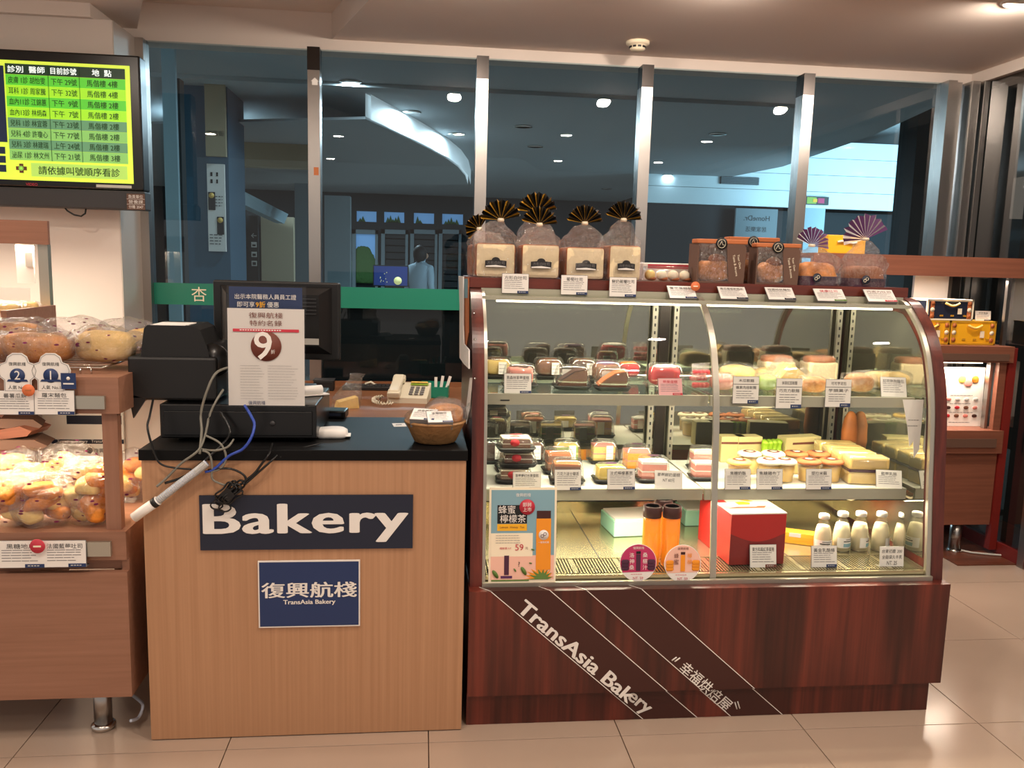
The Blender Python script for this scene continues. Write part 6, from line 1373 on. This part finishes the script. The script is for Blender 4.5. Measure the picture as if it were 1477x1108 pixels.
t = thing('cake_menu', 'white backlit menu sheet with cake pictures in the lower tier of the gift display', 'menu', ((p.x+p2.x)/2, 1.62, .673), (-.03, 0, 0)); W = p2.x-p.x; H = p.z-.673
MB().box(-W/2, W/2, 0, .012, 0, H).build('sheet', 'lightbox', t)
for x, z, s, c in ((-.05, .80, .13, 'mousse'), (.10, .74, .14, 'pinkcake'), (.27, .80, .12, 'bread_orange')): MB().blob(W*s*1.5, .004, H*.13, .9, 16, 8, 0, 1, 0, M=Tr(W*x, -.003, H*z-.02)).build('cake_picture', c, t)
for j in range(3):
    for i in range(4):
        x, z = W*(-.34+.22*i), H*(.46-.14*j); MB().blob(W*.13, .003, H*.06, .9, 12, 6, 0, 1, 0, M=Tr(x, -.002, z-.01)).build('cake_picture', ['pinkcake', 'choc', 'red_label', 'cocoa'][(i+j) % 4] if j or i == 0 else 'label_grey', t)
o = lines(t, 'grey_ink', -W*.3, W*.35, -.001, [H*q for q in (.06, .23, .38, .52)], .003, dash=.02); o['kind'] = 'stuff'
tag(MB().tube([P(x, y, z=.012) for x, y in ((1378, 792), (1400, 797), (1430, 800), (1477, 803), (1520, 805))], .006).build('floor_cable', 'label_grey'), 'pale cable running along the floor under the gift display', 'cable')

# ================================================================ CEILING FITTINGS
p = P(920, 60, z=CEIL)
t = thing('smoke_detector', 'white round smoke detector on the ceiling above the case', 'smoke detector', (p.x, p.y, CEIL), (PI, 0, 0))
MB().lathe([(.058, 0), (.058, .012), (.050, .018), (.040, .020), (.038, .036), (.030, .044), (0, .046)], 28).build('detector_body', 'cream', t)
for k in range(10): a = 2*PI*k/10; MB().box(-.008, .008, -.003, .003, .024, .033, M=Rz(a) @ Tr(0, .0385, 0)).build('vent_slot', 'black', t)
for i, (x, y) in enumerate(DOWN):
    t = thing('ceiling_downlight', ('round ceiling downlight at the upper right above the shop' if i == 0 else 'unseen round recessed ceiling downlight of the shop'), 'light', (x, y, CEIL), (PI, 0, 0), 'ceiling downlights of the shop')
    MB().lathe([(.062, 0), (.082, 0), (.084, .004), (.066, .010), (.062, .004)], 28).build('trim_ring', 'white_enamel', t); MB().lathe([(0, .003), (.062, .003)], 28).build('lens', 'lamp_on', t)

# ---------------------------------------------------------------- fit the lettering to its measured sizes
bpy.context.view_layer.update()
dg = bpy.context.evaluated_depsgraph_get(); done = []
for o, w_, h_, bo in FIT:
    me = bpy.data.meshes.new_from_object(o.evaluated_get(dg)); me.name = 'lettering'; done.append((o, w_, h_, me, bo))
for o, w_, h_, me, bo in done:
    xs = [v.co.x for v in me.vertices]; ys = [v.co.y for v in me.vertices]
    if not xs: bpy.data.objects.remove(o); continue
    dx, dy = max(xs)-min(xs), max(ys)-min(ys)
    sx = w_/dx if w_ else None; sy = h_/dy if h_ else None
    if sx is None: sx = sy
    if sy is None: sy = abs(sx)
    cx, cy = (max(xs)+min(xs))/2, (max(ys)+min(ys))/2
    for v in me.vertices: v.co = ((v.co.x-cx)*sx, (v.co.y-cy)*sy, 0)
    if bo:      # heavier weight: the same glyphs laid over themselves, slightly shifted
        vs = [v.co.copy() for v in me.vertices]; fs = [list(p.vertices) for p in me.polygons]; nv, nf = [], []
        for q in ((-1, 0), (1, 0), (0, .5), (0, -.5), (-.7, .35), (.7, .35), (-.7, -.35), (.7, -.35)):
            b = len(nv); nv += [v+Vector((q[0]*bo*abs(sx), q[1]*bo*abs(sy), 4e-5*(b/len(vs)))) for v in vs]; nf += [[i+b for i in f] for f in fs]
        mt_ = me.materials[0]; me = bpy.data.meshes.new('lettering'); me.from_pydata(nv, [], nf); me.materials.append(mt_)
    n = bpy.data.objects.new('lettering', me); COL.objects.link(n); n.parent = o.parent; n.location = o.location; n.rotation_euler = o.rotation_euler
    bpy.data.objects.remove(o)
